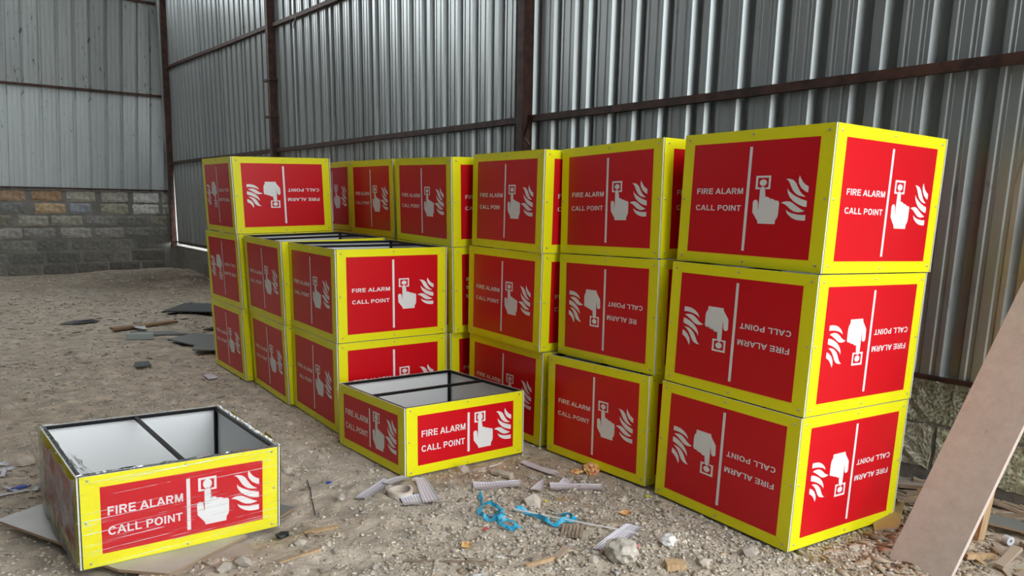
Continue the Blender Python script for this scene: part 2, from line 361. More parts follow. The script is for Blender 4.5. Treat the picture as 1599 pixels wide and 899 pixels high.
pl_end = sheet_mesh('metal_sheet_end', profile([.045, .2525], S_FAR - 12.88 + .04, minors=[.117, .181]), .475, 5.3, m_sheet)
obj('metal_sheet', pl_end, wr, mtx=Matrix.Translation((12.88, 0, 0)))
# rough blocks of the plinth
def block_mesh(name, L, Hh, D, rough, tint, seg=(7, 4), m=None, seed=0):
    """cushion-like block face with uneven edges; local x,z in the wall, y out"""
    r = random.Random(seed); nx_, nz_ = seg; vs = []; fs = []
    for j in range(nz_ + 1):
        for i in range(nx_ + 1):
            a, b = i / nx_, j / nz_; edge = min(min(a, 1 - a) * L, min(b, 1 - b) * Hh)
            y = D * min(1, edge / .02 + .25) + r.uniform(-rough, rough) * (1 if edge > 0 else .3)
            jx = r.uniform(-.010, .010) if 0 < i < nx_ or True else 0
            vs.append((a * L + jx * .8, y, b * Hh + r.uniform(-.008, .008)))
    n = nx_ + 1
    for j in range(nz_):
        for i in range(nx_): fs.append((j * n + i, j * n + i + 1, (j + 1) * n + i + 1, (j + 1) * n + i))
    rim = [i for i in range(n)] + [(j + 1) * n - 1 for j in range(1, nz_ + 1)] + [nz_ * n + i for i in range(nx_ - 1, -1, -1)] + [j * n for j in range(nz_ - 1, 0, -1)]
    b0 = len(vs); vs += [(vs[q][0], -.03, vs[q][2]) for q in rim]
    for q in range(len(rim)):
        q2 = (q + 1) % len(rim); fs.append((rim[q2], rim[q], b0 + q, b0 + q2))
    return mesh(name, vs, fs, m, smooth=False, tint=np.array([tint] * len(vs)))
r2 = random.Random(21)
for s_a, s_b, top in ((S_DOOR, 8.0, .512), (8.0, S_FAR, .44)):
    row = 0; z = top; far_shade = .42 if s_a > 5 else 1  # far-bay blocks darkened: mostly shade put into their tint
    while z > .02:
        h = .205; z0 = z - h; s = s_a - (.2 if row % 2 else 0)
        while s < s_b:
            L = r2.uniform(.41, .47); a = max(s, s_a) + .007; b = min(s + L, s_b) - .007
            if b - a > .06:
                gn = max(0, 1 - (s + .8) ** 2 * .5) if s < 1 else 0
                v = r2.uniform(.75, 1.15); v *= far_shade; t = (.52 * v * (1 - .12 * gn), .49 * v, .42 * v * (1 - .2 * gn))
                near = s < 1.2
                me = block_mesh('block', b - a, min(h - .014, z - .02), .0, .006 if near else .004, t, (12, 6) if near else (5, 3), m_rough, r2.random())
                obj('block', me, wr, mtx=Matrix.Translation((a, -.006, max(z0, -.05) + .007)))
            s += L
        z -= h; row += 1
# steelwork on the right wall
def beam(name, p0, p1, w, h, m, parent, mtx_in=True):
    """box beam from p0 to p1 in wall-local coords, h vertical, w out of the wall"""
    b = MB(); x0, y0, z0 = p0; x1, y1, z1 = p1
    vs = [(x0, y0, z0), (x1, y1, z1), (x1, y1 + w, z1), (x0, y0 + w, z0), (x0, y0, z0 + h), (x1, y1, z1 + h), (x1, y1 + w, z1 + h), (x0, y0 + w, z0 + h)]
    b.add(vs, BOXF); return obj(name, b.mesh(name, m), parent)
def c_purlin(name, s0_, s1_, z0_, z1_, d0, parent, h=.042, w=.04):
    """angle / lipped channel, open towards the sheet"""
    b = MB(); n = 6
    sec = [(d0 + .002, 0), (d0 + w, 0), (d0 + w, h), (d0 + .002, h), (d0 + .002, h - .004), (d0 + w - .004, h - .004), (d0 + w - .004, .004), (d0 + .002, .004)]
    vs = []
    for i in range(n + 1):
        a = i / n; zz = z0_ + (z1_ - z0_) * a + math.sin(a * 9 + s0_) * .003; vs += [(s0_ + (s1_ - s0_) * a, y, zz + z) for y, z in sec]
    k = len(sec); fs = [(i * k + j, i * k + (j + 1) % k, (i + 1) * k + (j + 1) % k, (i + 1) * k + j) for i in range(n) for j in range(k)]
    fs += [tuple(range(k)), tuple(n * k + j for j in range(k))[::-1]]
    b.add(vs, fs); return obj(name, b.mesh(name, m_rust), parent)
cols = [(-1.85, -1.85), (3.006, 3.006), (7.846, 7.82), (12.905, 12.60)]
for zb, nm in ((1.79, 0), (3.17, 1), (4.5, 2)):
    for a, b in ((-1.78, 3.006), (3.076, 7.846), (7.916, 12.9)):
        dz = {0: .016, 1: .14, 2: .14}[nm]; f = lambda s: zb + (dz * (s - 2) / 10 if nm == 0 else dz * (s - 7) / 5 * (1 if s > 3 else 0))
        c_purlin('purlin', a, b - (.04 + .08 * (zb - .5) / 4 if b > 12 else 0), f(a), f(b), 0, wr)
for a, b, z in ((-1.78, 3.006, .508), (3.076, 7.846, .508), (7.916, 12.9, .50)):
    c_purlin('bottom_rail', a, b, z, z, 0.0, wr, h=.02, w=.025)
for s_, st in cols:
    b = MB(); L1, d = .07, .085; lean = (st - s_) / 4.0
    secs = [(0, .0), (L1, .0), (L1, d), (0, d)]
    vs = []; zs = [-.02 if s_ < 12 else .40, 1.4, 2.9, 4.0, 5.2]
    for z in zs: vs += [(s_ + x + lean * (z - .4), y + .001, z) for x, y in secs]
    fs = [(i * 4 + j, i * 4 + (j + 1) % 4, (i + 1) * 4 + (j + 1) % 4, (i + 1) * 4 + j) for i in range(4) for j in range(4)] + [(3, 2, 1, 0), (16, 17, 18, 19)]
    b.add(vs, fs)
    obj('steel_column', b.mesh('steel_column', m_rust), wr)
# little brackets and a bent strap by the second column
for z, w in ((2.60, .16), (2.19, .10)):
    b = MB(); b.box(7.83 - w * .25, .0, z, 7.95 + w * .3, .10, z + .025); obj('bracket', b.mesh('bracket', m_rust), wr)
for (a, z, l) in ((7.05, 3.18, .11), (2.96, 1.80, -.09)):
    b = MB(); b.add([(a, .045, z), (a + .02, .045, z), (a + .05, .07, z - .10), (a + .03, .07, z - .10), (a, .048, z), (a + .02, .048, z), (a + .05, .073, z - .10), (a + .03, .073, z - .10)], BOXF)
    b.add([(a + .03, .07, z - .10), (a + .05, .07, z - .10), (a - .05, .09, z - .17), (a - .06, .09, z - .16), (a + .03, .073, z - .10), (a + .05, .073, z - .10), (a - .05, .093, z - .17), (a - .06, .093, z - .16)], BOXF)
    obj('bent_strap', b.mesh('bent_strap', m_rust), wr)

# gable wall at the far end
core = MB(); core.box(-.30, -.2, -.3, 11.4, -.008, 1.365)
KG = .965      # plane of the gable, set a little nearer than its first measure
wb = obj('wall_back', core.mesh('wall_back', m_mortar), mtx=Matrix.Translation((0, 0, CAMH)) @ Matrix.Scale(KG, 4) @ Matrix.Translation((0, 0, -CAMH)) @ MG, kind='structure')
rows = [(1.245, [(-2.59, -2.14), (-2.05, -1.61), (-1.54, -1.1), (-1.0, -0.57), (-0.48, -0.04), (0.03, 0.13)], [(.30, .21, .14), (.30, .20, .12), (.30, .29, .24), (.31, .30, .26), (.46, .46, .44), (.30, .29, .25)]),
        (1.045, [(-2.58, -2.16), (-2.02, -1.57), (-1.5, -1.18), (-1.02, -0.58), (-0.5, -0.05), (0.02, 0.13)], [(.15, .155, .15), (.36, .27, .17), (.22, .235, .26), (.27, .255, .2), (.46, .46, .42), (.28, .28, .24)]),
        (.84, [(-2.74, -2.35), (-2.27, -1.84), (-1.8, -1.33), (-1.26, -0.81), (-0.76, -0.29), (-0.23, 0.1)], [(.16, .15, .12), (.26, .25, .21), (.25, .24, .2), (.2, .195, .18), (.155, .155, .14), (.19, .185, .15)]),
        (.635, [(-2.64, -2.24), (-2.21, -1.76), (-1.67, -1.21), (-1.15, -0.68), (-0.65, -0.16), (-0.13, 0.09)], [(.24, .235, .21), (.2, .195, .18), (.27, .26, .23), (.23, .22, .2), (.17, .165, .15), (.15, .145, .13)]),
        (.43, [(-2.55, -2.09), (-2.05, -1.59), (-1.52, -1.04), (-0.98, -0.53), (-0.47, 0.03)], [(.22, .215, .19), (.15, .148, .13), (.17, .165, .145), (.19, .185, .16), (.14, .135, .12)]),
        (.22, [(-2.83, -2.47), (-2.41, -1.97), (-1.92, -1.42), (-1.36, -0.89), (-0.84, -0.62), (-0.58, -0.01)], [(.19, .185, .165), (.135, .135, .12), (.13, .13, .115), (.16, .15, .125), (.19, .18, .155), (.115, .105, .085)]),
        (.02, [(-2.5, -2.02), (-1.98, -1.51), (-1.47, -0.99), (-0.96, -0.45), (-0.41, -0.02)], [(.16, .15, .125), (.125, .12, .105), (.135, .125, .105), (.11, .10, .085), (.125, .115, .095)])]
r3 = random.Random(5)
for zc, bl, tn in rows:
    h = .165 if zc > .6 else .175
    bl = list(bl); tn = list(tn); a = bl[0][0]
    while a > -11.2:
        bl.append((a - .52, a - .06)); v = r3.uniform(.13, .24); tn.append((v, v * .97, v * .85)); a -= .52
    for (a, b), t in zip(bl, tn):
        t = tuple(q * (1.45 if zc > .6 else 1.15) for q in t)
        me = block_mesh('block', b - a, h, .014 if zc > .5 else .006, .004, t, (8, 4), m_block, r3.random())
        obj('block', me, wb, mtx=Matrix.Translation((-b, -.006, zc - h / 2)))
gpr = profile([.035 + .2455 * i for i in range(4)], 1.0, gw=.060, gb=.050, gd=.045, minors=sorted([.035 + .2455 * i + .085 for i in range(4)] + [.035 + .2455 * i + .155 for i in range(4)]), mw=.022, md=.005)
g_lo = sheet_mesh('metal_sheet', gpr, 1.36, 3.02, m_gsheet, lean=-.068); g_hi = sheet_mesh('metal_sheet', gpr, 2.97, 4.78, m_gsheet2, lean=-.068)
for i in range(11):
    x = .163 - .035 + .982 * i
    obj('metal_sheet', g_lo, wb, mtx=Matrix.Translation((x, 0.001 * (i % 2), 0)))
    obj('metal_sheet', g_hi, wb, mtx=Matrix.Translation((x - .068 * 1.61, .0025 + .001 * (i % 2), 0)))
gp2 = profile([.23], .47, gw=.060, gb=.050, gd=.045)
obj('metal_sheet', sheet_mesh('metal_sheet', gp2, 1.36, 3.02, m_gsheet, lean=-.068), wb, mtx=Matrix.Translation((-.0825 - .23, 0, 0)))
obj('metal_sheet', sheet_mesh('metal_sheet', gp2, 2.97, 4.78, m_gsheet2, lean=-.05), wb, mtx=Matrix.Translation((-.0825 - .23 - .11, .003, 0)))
c_purlin('purlin', -.16, 11.2, 3.005, 2.80, 0, wb, h=.04); c_purlin('bottom_rail', -.14, 11.2, 1.362, 1.34, 0, wb, h=.028)
c_purlin('purlin', -.3, 11.2, 4.55, 4.5, 0, wb, h=.04)
# opposite side wall and roof (behind the view; they shape the light)
ow = []
pw = profile([.3 + 2.0 * i for i in range(8)], S_FAR - S_NEAR, gw=.4, gb=.2, gd=.03)
wl = obj('wall_left', sheet_mesh('wall_left', pw, -.1, 5.2, m_roof), mtx=wall_mtx(wp(S_FAR, D_OPP, 0), -WS, -WN), kind='structure')
fw_ = MB(); fw_.box(0, -.02, -.1, D_OPP - D_BLOCKER, 0, 6.9)
obj('wall_front_blocker', fw_.mesh('wall_front_blocker', m_roof), mtx=wall_mtx(wp(S_DOOR, D_OPP, 0), -WN, WS), kind='structure')  # unseen front wall, added to narrow the opening and darken left faces
fw_ = MB(); fw_.box(0, -.02, -.1, S_DOOR - S_NEAR, 0, H_BLOCKER)
obj('wall_yard_blocker', fw_.mesh('wall_yard_blocker', m_roof), mtx=wall_mtx(wp(S_DOOR, D_BLOCKER, 0), -WS, -WN), kind='structure')  # unseen yard wall, added to keep sky light off the left faces
b = MB()
def rp(s, d, z): return wp(s, d, z)
def rz(d): return 5.25 + 1.65 * (d + .25) / 5.75 if d <= 5.5 else 6.9 - 1.65 * (d - 5.5) / 5.75
SKY = (6.0, 13.0, 2.2, 3.9)      # unseen roof opening added over the aisle to light the far end: s0, s1, d0, d1
ss = [S_ROOF, SKY[0], SKY[1], S_FAR + .4]; ds = [-.25, SKY[2], SKY[3], 5.5, 11.25]
for i in range(3):
    for j in range(4):
        if i == 1 and j == 1: continue
        for e, f_ in ((0, (0, 1, 2, 3)), (.04, (3, 2, 1, 0))):
            b.add([rp(ss[i], ds[j], rz(ds[j]) + e), rp(ss[i + 1], ds[j], rz(ds[j]) + e), rp(ss[i + 1], ds[j + 1], rz(ds[j + 1]) + e), rp(ss[i], ds[j + 1], rz(ds[j + 1]) + e)], [f_])
obj('ceiling', b.mesh('ceiling', m_roof), kind='structure')

# ------------------------------------------------------------------ lettering and pictograms (traced in fractions of the panel)
GL = {}
def q4(*p): return [list(p)]
def stem(x0, x1, y0=0, y1=1): return [(x0, y0), (x1, y0), (x1, y1), (x0, y1)]
def ring(cx, cy, rx, ry, ix, iy, a0, a1, n=14):
    out = []
    for i in range(n):
        t0 = R(a0 + (a1 - a0) * i / n); t1 = R(a0 + (a1 - a0) * (i + 1) / n)
        out.append([(cx + ix * math.cos(t0), cy + iy * math.sin(t0)), (cx + rx * math.cos(t0), cy + ry * math.sin(t0)),
                    (cx + rx * math.cos(t1), cy + ry * math.sin(t1)), (cx + ix * math.cos(t1), cy + iy * math.sin(t1))])
    return out
GL['F'] = (.853, [stem(.10, .30), stem(.30, .80, .83, 1), stem(.30, .72, .42, .59)])
GL['I'] = (.388, [stem(.095, .295)])
GL['E'] = (.931, [stem(.10, .30), stem(.30, .86, .83, 1), stem(.30, .82, .43, .60), stem(.30, .88, 0, .17)])
GL['L'] = (.853, [stem(.11, .31), stem(.31, .81, 0, .17)])
GL['T'] = (.853, [stem(.03, .82, .83, 1), stem(.325, .525, 0, .83)])
GL['P'] = (.931, [stem(.10, .30), stem(.30, .55, .83, 1), stem(.30, .55, .38, .55)] + ring(.55, .69, .32, .31, .12, .14, -90, 90, 10))
GL['R'] = (1.008, [stem(.10, .30), stem(.30, .62, .83, 1), stem(.30, .58, .42, .58)] + ring(.62, .71, .30, .29, .10, .125, -90, 90, 10) + [[(.46, .42), (.70, 0), (.94, 0), (.66, .43)]])
GL['N'] = (1.008, [stem(.10, .29), stem(.72, .91), [(.10, 1), (.29, 1), (.91, 0), (.72, 0)]])
GL['M'] = (1.163, [stem(.10, .28), stem(.88, 1.06), [(.10, 1), (.36, 1), (.66, 0), (.50, 0)], [(.50, 0), (.66, 0), (1.06, 1), (.80, 1)]])
GL['A'] = (1.008, [[(.0, 0), (.21, 0), (.61, 1), (.40, 1)], [(.79, 0), (1.01, 0), (.61, 1), (.40, 1)], stem(.26, .75, .23, .39)])
GL['C'] = (1.008, ring(.52, .5, .455, .517, .25, .345, 35, 325, 20))
GL['O'] = (1.086, ring(.545, .5, .475, .517, .265, .345, 0, 360, 24))
GL[' '] = (.388, [])
def word_polys(txt, x0, x1, y0, y1, skip=''):
    tot = sum(GL[c][0] for c in txt) - .15; k = (x1 - x0) / tot; x = -.08; out = []
    for i, c in enumerate(txt):
        adv, polys = GL[c]
        if skip and skip[i] == '.': x += adv; continue
        for p in polys: out.append([(x0 + (x + a) * k, y0 + b * (y1 - y0)) for a, b in p])
        x += adv
    return out
HAND = [(0.581, 0.322), (0.577, 0.343), (0.54, 0.402), (0.537, 0.475), (0.542, 0.489), (0.553, 0.495), (0.565, 0.490), (0.571, 0.477), (0.5755, 0.428), (0.5775, 0.424), (0.579, 0.442), (0.578, 0.575), (0.584, 0.586), (0.594, 0.589), (0.605, 0.585), (0.611, 0.574), (0.611, 0.506), (0.618, 0.514), (0.629, 0.516), (0.639, 0.511), (0.644, 0.496), (0.651, 0.501), (0.662, 0.502), (0.672, 0.497), (0.678, 0.482), (0.686, 0.488), (0.697, 0.489), (0.705, 0.484), (0.709, 0.472), (0.709, 0.395), (0.705, 0.370), (0.694, 0.351), (0.693, 0.322)]
FLAMES = [[(0.820, 0.662), (0.829, 0.641), (0.842, 0.618), (0.86, 0.598), (0.879, 0.586), (0.879, 0.545), (0.862, 0.552), (0.837, 0.574), (0.820, 0.605), (0.815, 0.634)],
          [(0.737, 0.64), (0.761, 0.640), (0.784, 0.631), (0.802, 0.611), (0.815, 0.583), (0.832, 0.551), (0.848, 0.532), (0.868, 0.517), (0.85, 0.517), (0.825, 0.524), (0.805, 0.538), (0.787, 0.559), (0.774, 0.586), (0.762, 0.614), (.751, .631)],
          [(0.754, 0.574), (0.765, 0.554), (0.786, 0.535), (0.812, 0.517), (0.842, 0.501), (0.877, 0.487), (0.877, 0.446), (0.856, 0.450), (0.827, 0.463), (0.796, 0.484), (0.771, 0.513), (0.756, 0.546)],
          [(0.721, 0.473), (0.738, 0.482), (0.757, 0.485), (0.777, 0.482), (0.797, 0.470), (0.818, 0.452), (0.844, 0.433), (0.869, 0.419), (0.851, 0.412), (0.827, 0.409), (0.803, 0.415), (0.779, 0.432), (0.761, 0.451), (0.742, 0.465)],
          [(0.756, 0.427), (0.769, 0.413), (0.795, 0.401), (0.824, 0.394), (0.853, 0.391), (0.877, 0.392), (0.877, 0.354), (0.852, 0.353), (0.823, 0.357), (0.795, 0.370), (0.771, 0.391), (0.759, 0.41)]]
def flat(name, polys, W, H, off, m, depth=.0004):
    """printed shapes in panel space (x right, z up, outward = -y), a hair of vinyl thickness"""
    bm = bmesh.new()
    for p in polys:
        vs = [bm.verts.new((a * W, -off, b * H)) for a, b in p]
        try: bm.faces.new(vs)
        except ValueError: pass
    bmesh.ops.triangulate(bm, faces=bm.faces[:])
    for f in bm.faces:
        f.normal_update()
        if f.normal.y > 0: f.normal_flip()
    me = bpy.data.meshes.new(name); bm.to_mesh(me); bm.free(); me.materials.append(m); return me
def panel_set(W, H, low, variant='full'):
    E_ = {}
    b = MB(); b.box(0, 0, 0, W, PT, H, 0)
    b.m[-4] = 1     # the -y face carries the yellow film
    bx, bz = (.080, .083) if not low else (.088, .133)
    for (u, v), (a, c) in (((0, 0), (bx, bz)), ((1, 0), (1 - bx, bz)), ((1, 1), (1 - bx, 1 - bz)), ((0, 1), (bx, 1 - bz))):
        x0, z0, x1, z1 = u * W, v * H, a * W, c * H; dx, dz = x1 - x0, z1 - z0; l = math.hypot(dx, dz); px, pz = -dz / l * .0004, dx / l * .0004
        q = [(x0 - px, -.0002, z0 - pz), (x1 - px, -.0002, z1 - pz), (x1 + px, -.0002, z1 + pz), (x0 + px, -.0002, z0 + pz)]
        b.add(q, [(0, 1, 2, 3)], 2)
    E_['panel'] = b.mesh('sign_panel', [m_acp, m_yellow, m_seam])
    E_['red'] = flat('red_field', [[(bx, bz), (1 - bx, bz), (1 - bx, 1 - bz), (bx, 1 - bz)]], W, H, .0006, m_red)
    sx = .013 if low else 0; vm = (lambda v: .5 + (v - .494) * 1.63) if low else (lambda v: v); pm = lambda P: [(a + sx, vm(c)) for a, c in P]
    dx = .508 if low else .496; wd = .0095
    E_['line'] = flat('divider_line', [[(dx - wd, .117 if not low else .197), (dx + wd, .117 if not low else .197), (dx + wd, .877 if not low else .797), (dx - wd, .877 if not low else .797)]], W, H, .0012, m_white)
    sq = []
    for (a, c, d, e) in ((.546, .651, .643, .666), (.546, .570, .560, .651), (.630, .570, .643, .651), (.560, .570, .576, .583), (.613, .570, .630, .583)):
        sq.append(pm([(a, c), (d, c), (d, e), (a, e)]))
    dot = pm([(.595 + .0235 * math.cos(t * math.pi / 12), .6165 + .0235 * W / H * .73 * math.sin(t * math.pi / 12)) for t in range(24)])
    E_['hand'] = flat('hand_symbol', sq + [dot, pm(HAND)], W, H, .0012, m_white)
    E_['flame'] = flat('flame_symbol', [pm(f) for f in FLAMES], W, H, .0012, m_white)
    if low: a0, a1, fy0, fy1, cx1, cy0, cy1 = .118, .482, .546, .641, .474, .327, .419
    else: a0, a1, fy0, fy1, cx1, cy0, cy1 = .124, .465, .537, .580, .457, .411, .453
    sk1 = {'re': '..xxxxxxxx'}.get(variant, ''); sk2 = {'poin': 'xxxxxxxxx.', 'all': '.xxxxxxxxx'}.get(variant, '')
    E_['text1'] = flat('lettering', word_polys('FIRE ALARM', a0, a1, fy0, fy1, sk1), W, H, .0012, m_white)
    E_['text2'] = flat('lettering', word_polys('CALL POINT', a0, cx1, cy0, cy1, sk2), W, H, .0012, m_white)
    # domed screw heads around the edge
    s = MB()
    for u, v in ((.035, .05), (.5, .035), (.965, .05), (.022, .5), (.978, .5), (.035, .955), (.5, .965), (.965, .955)):
        n = 8; cx, cz = u * W, v * H
        for k, (rr, yy) in enumerate(((.0048, 0), (.0044, -.0018), (.0024, -.0030))):
            s.v += [(cx + rr * math.cos(2 * math.pi * j / n), yy, cz + rr * math.sin(2 * math.pi * j / n)) for j in range(n)]; s.t += [(1, 1, 1)] * n
        b0 = len(s.v) - 3 * n
        for k in range(2): s.f += [(b0 + k * n + j, b0 + k * n + (j + 1) % n, b0 + (k + 1) * n + (j + 1) % n, b0 + (k + 1) * n + j) for j in range(n)]
        s.f.append(tuple(b0 + 2 * n + j for j in range(n)))
    s.m = [0] * len(s.f); E_['screws'] = s.mesh('screws', m_screw)
    return E_
WIN = BW - 2 * (PT + .004)      # the right/back panels sit between the side panels
SETS = {}
def get_set(W, low, variant):
    k = (round(W, 4), low, variant)
    if k not in SETS: SETS[k] = panel_set(W, BHL if low else BH, low, variant)
    return SETS[k]
def frame_mesh(H, low):
    b = MB(); t = .0127; a, c = PT + .0008, BW - PT - .0008
    def tube(x0, y0, z0, x1, y1, z1): b.box(x0, y0, z0, x1, y1, z1)
    for x in (a, c - t):
        for y in (a, c - t): tube(x, y, 0.0, x + t, y + t, H)
    for z in (0.0005, H - t - .0005):
        for y in (a, c - t): tube(a + t, y, z, c - t, y + t, z + t)
        for x in (a, c - t): tube(x, a + t, z, x + t, c - t, z + t)
    return b.mesh('frame', m_black)
FR = {0: frame_mesh(BH, 0), 1: frame_mesh(BHL, 1)}
def bar_mesh(H, along_x, top):
    b = MB(); t = .0127; a, c = PT + .001 + t, BW - PT - .001 - t; m_ = BW / 2; z = H - t - .0008 if top else .0008
    if along_x: b.box(a, m_ - t / 2, z, c, m_ + t / 2, z + t)
    else: b.box(m_ - t / 2, a, z, m_ + t / 2, c, z + t)
    return b.mesh('cross_bar', m_black)
BARS = {(l, x, t): bar_mesh(BHL if l else BH, x, t) for l in (0, 1) for x in (0, 1) for t in (0, 1)}
GRP = 'fire alarm call point sign boxes'
def sign_box(k, label, left=('full', 0), right=('full', 0), along=1):
    low = k[0] in 'JK'; H = BHL if low else BH
    N, rd, ld, u = pose(k)
    root = obj('sign_box', None, mtx=Matrix.Translation(N) @ Matrix((rd, ld, u)).transposed().to_4x4(), label=label, category='sign box', group=GRP)
    obj('frame', FR[int(low)], root); obj('cross_bar', BARS[(int(low), along, 1)], root); obj('cross_bar', BARS[(int(low), along, 0)], root)
    # right face: local y=0 ; left face: x=0 ; and the two away from us
    def place(W, origin, ang, spec):
        S = get_set(W, low, spec[0]); m = Matrix.Translation(origin) @ Matrix.Rotation(ang, 4, 'Z')
        p = obj('sign_panel', S['panel'], root, mtx=m)
        fl = Matrix.Translation((W, 0, H)) @ Matrix.Rotation(math.pi, 4, 'Y') if spec[1] else Matrix.Identity(4)
        for key, nm in (('red', 'red_field'), ('line', 'divider_line'), ('text1', 'lettering'), ('text2', 'lettering'), ('hand', 'hand_symbol'), ('flame', 'flame_symbol'), ('screws', 'screws')):
            o = obj(nm, S[key], p, mtx=fl)
            if key == 'screws': o['kind'] = 'stuff'
    g_ = PT + .004
    place(WIN, (g_, 0, 0), 0, right)
    place(BW, (0, BW, 0), -math.pi / 2, left)
    place(WIN, (BW - g_, BW, 0), math.pi, ('full', right[1]))
    place(BW, (BW, 0, 0), math.pi / 2, ('full', left[1]))
    return root
FU, UP = ('full', 0), ('full', 1)
sign_box('A3', 'top sign box of the nearest stack at right, lettering upright on both faces', FU, FU)
sign_box('A2', 'middle sign box of the nearest stack at right, lettering upside down', UP, UP)
sign_box('A1', 'bottom sign box of the nearest stack at right, upside down, standing on the dirt', UP, UP)
sign_box('B3', 'top sign box of the second stack from the right, lettering upright', FU, FU)
sign_box('B2', 'middle sign box of the second stack from the right, upside down, reading RE ALARM', ('re', 1), UP)
sign_box('B1', 'bottom sign box of the second stack from the right, behind the printed wrapper', FU, FU)
sign_box('C3', 'top sign box of the third stack from the right, reading CALL POIN', ('poin', 0), FU)
sign_box('C2', 'middle sign box of the third stack from the right, lettering upright', FU, FU)
sign_box('C1', 'bottom sign box of the third stack from the right, partly behind the low open box', FU, FU)
sign_box('D3', 'top sign box of the fourth stack from the right, above the open black framed boxes', FU, FU)
sign_box('D2', 'middle sign box of the fourth stack from the right, only a narrow strip visible', FU, UP)
sign_box('D1', 'bottom sign box of the fourth stack from the right, only a sliver visible', FU, FU)
sign_box('E3', 'top sign box of the fifth stack from the right, behind the open boxes', FU, FU)
sign_box('E2', 'middle sign box of the fifth stack from the right, hidden behind the open boxes', FU, FU)
sign_box('E1', 'bottom sign box of the fifth stack from the right, hidden behind the open boxes', FU, FU)
sign_box('F3', 'top sign box of the farthest wall stack, shaded, beside the leftmost stack', FU, FU)
sign_box('F2', 'middle sign box of the farthest stack in the wall row, hidden from view', FU, FU)
sign_box('F1', 'bottom sign box of the farthest stack in the wall row, hidden from view', FU, FU)
sign_box('G3', 'top sign box of the leftmost stack, upside down, its wide face fully visible', UP, UP)
sign_box('G2', 'middle sign box of the leftmost stack, lettering upside down', UP, UP)
sign_box('G1', 'bottom sign box of the leftmost stack, lettering upright', FU, FU)
sign_box('H2', 'upper open topped sign box between the leftmost stack and the front open box', FU, FU)
sign_box('H1', 'lower sign box between the leftmost stack and the front two box stack', FU, FU)
sign_box('I2', 'upper open topped sign box with a wide bright face above the low box', FU, FU)
sign_box('I1', 'lower sign box reading ALL POINT, behind the low open box', ('all', 0), FU)
sign_box('J0', 'low open topped sign box on the dirt in front of the stacks', FU, FU)
kbox = sign_box('K0', 'low open topped sign box wrapped in stretch film at the left front', FU, FU, 0)

# stretch film round the left front box (parts of that box)
def film_sheet(name, W, H, m, amp, nx_=40, nz_=16, over=.004, seed=0, top=None):
    r = random.Random(seed); vs = []; fs = []
    for j in range(nz_ + 1):
        for i in range(nx_ + 1):
            a, b = i / nx_, j / nz_; z = -.002 + b * (H + .004)
            y = -over - amp * (vnoise(a * W, b * H, 22, seed) + .6 * vnoise(a * W * .4 + b, b * H * 2, 55, seed + 1)).item() * math.sin(math.pi * min(max(a, .0), 1)) ** .3
            if j == nz_: z += amp * 1.5 * math.sin(a * 23 + seed) * r.uniform(.3, 1)
            vs.append((a * W, y, z))
    n = nx_ + 1
    fs = [(j * n + i, j * n + i + 1, (j + 1) * n + i + 1, (j + 1) * n + i) for j in range(nz_) for i in range(nx_)]
    return mesh(name, vs, fs, m, smooth=True)
obj('stretch_film', film_sheet('stretch_film', BW, BHL, m_film_front, .003, seed=1), kbox)
obj('stretch_film', film_sheet('stretch_film', BW, BHL, m_film_side, .012, seed=2), kbox, mtx=Matrix.Translation((0, BW, 0)) @ Matrix.Rotation(-math.pi / 2, 4, 'Z'))
obj('stretch_film', film_sheet('stretch_film', BW, BHL, m_film_side, .012, seed=3), kbox, mtx=Matrix.Translation((BW, 0, 0)) @ Matrix.Rotation(math.pi / 2, 4, 'Z'))
obj('stretch_film', film_sheet('stretch_film', BW, BHL, m_film_front, .006, seed=4), kbox, mtx=Matrix.Translation((BW, BW, 0)) @ Matrix.Rotation(math.pi, 4, 'Z'))
def film_lip(p0, p1, inward, drop, seed, n=30, wid=.04):
    r = random.Random(seed); vs = []; fs = []; p0, p1, inward = V(p0), V(p1), V(inward)
    for i in range(n + 1):
        a = i / n; q = p0.lerp(p1, a); w = wid * (.35 + r.random() * .65) * (math.sin(math.pi * a) ** .5 + .2)
        vs += [q + V((0, 0, .004 + r.uniform(0, .003))) - inward * .006, q + V((0, 0, .006 + r.uniform(0, .006))) + inward * w * .4, q + inward * w * .8 + V((0, 0, -drop * r.uniform(.2, .6))), q + inward * w + V((0, 0, -drop * r.uniform(.6, 1.2)))]
    for i in range(n):
        for j in range(3): fs.append((i * 4 + j, i * 4 + j + 1, (i + 1) * 4 + j + 1, (i + 1) * 4 + j))
    return mesh('stretch_film_fold', vs, fs, m_film_top, smooth=True)
obj('stretch_film_fold', film_lip((0, .0, BHL), (0, BW, BHL), (1, 0, 0), .02, 5, wid=.028), kbox)
obj('stretch_film_fold', film_lip((0, 0, BHL), (BW, 0, BHL), (0, 1, 0), .008, 6, wid=.018), kbox)
obj('stretch_film_fold', film_lip((BW, 0, BHL), (BW, BW, BHL), (-1, 0, 0), .008, 7, wid=.015), kbox)
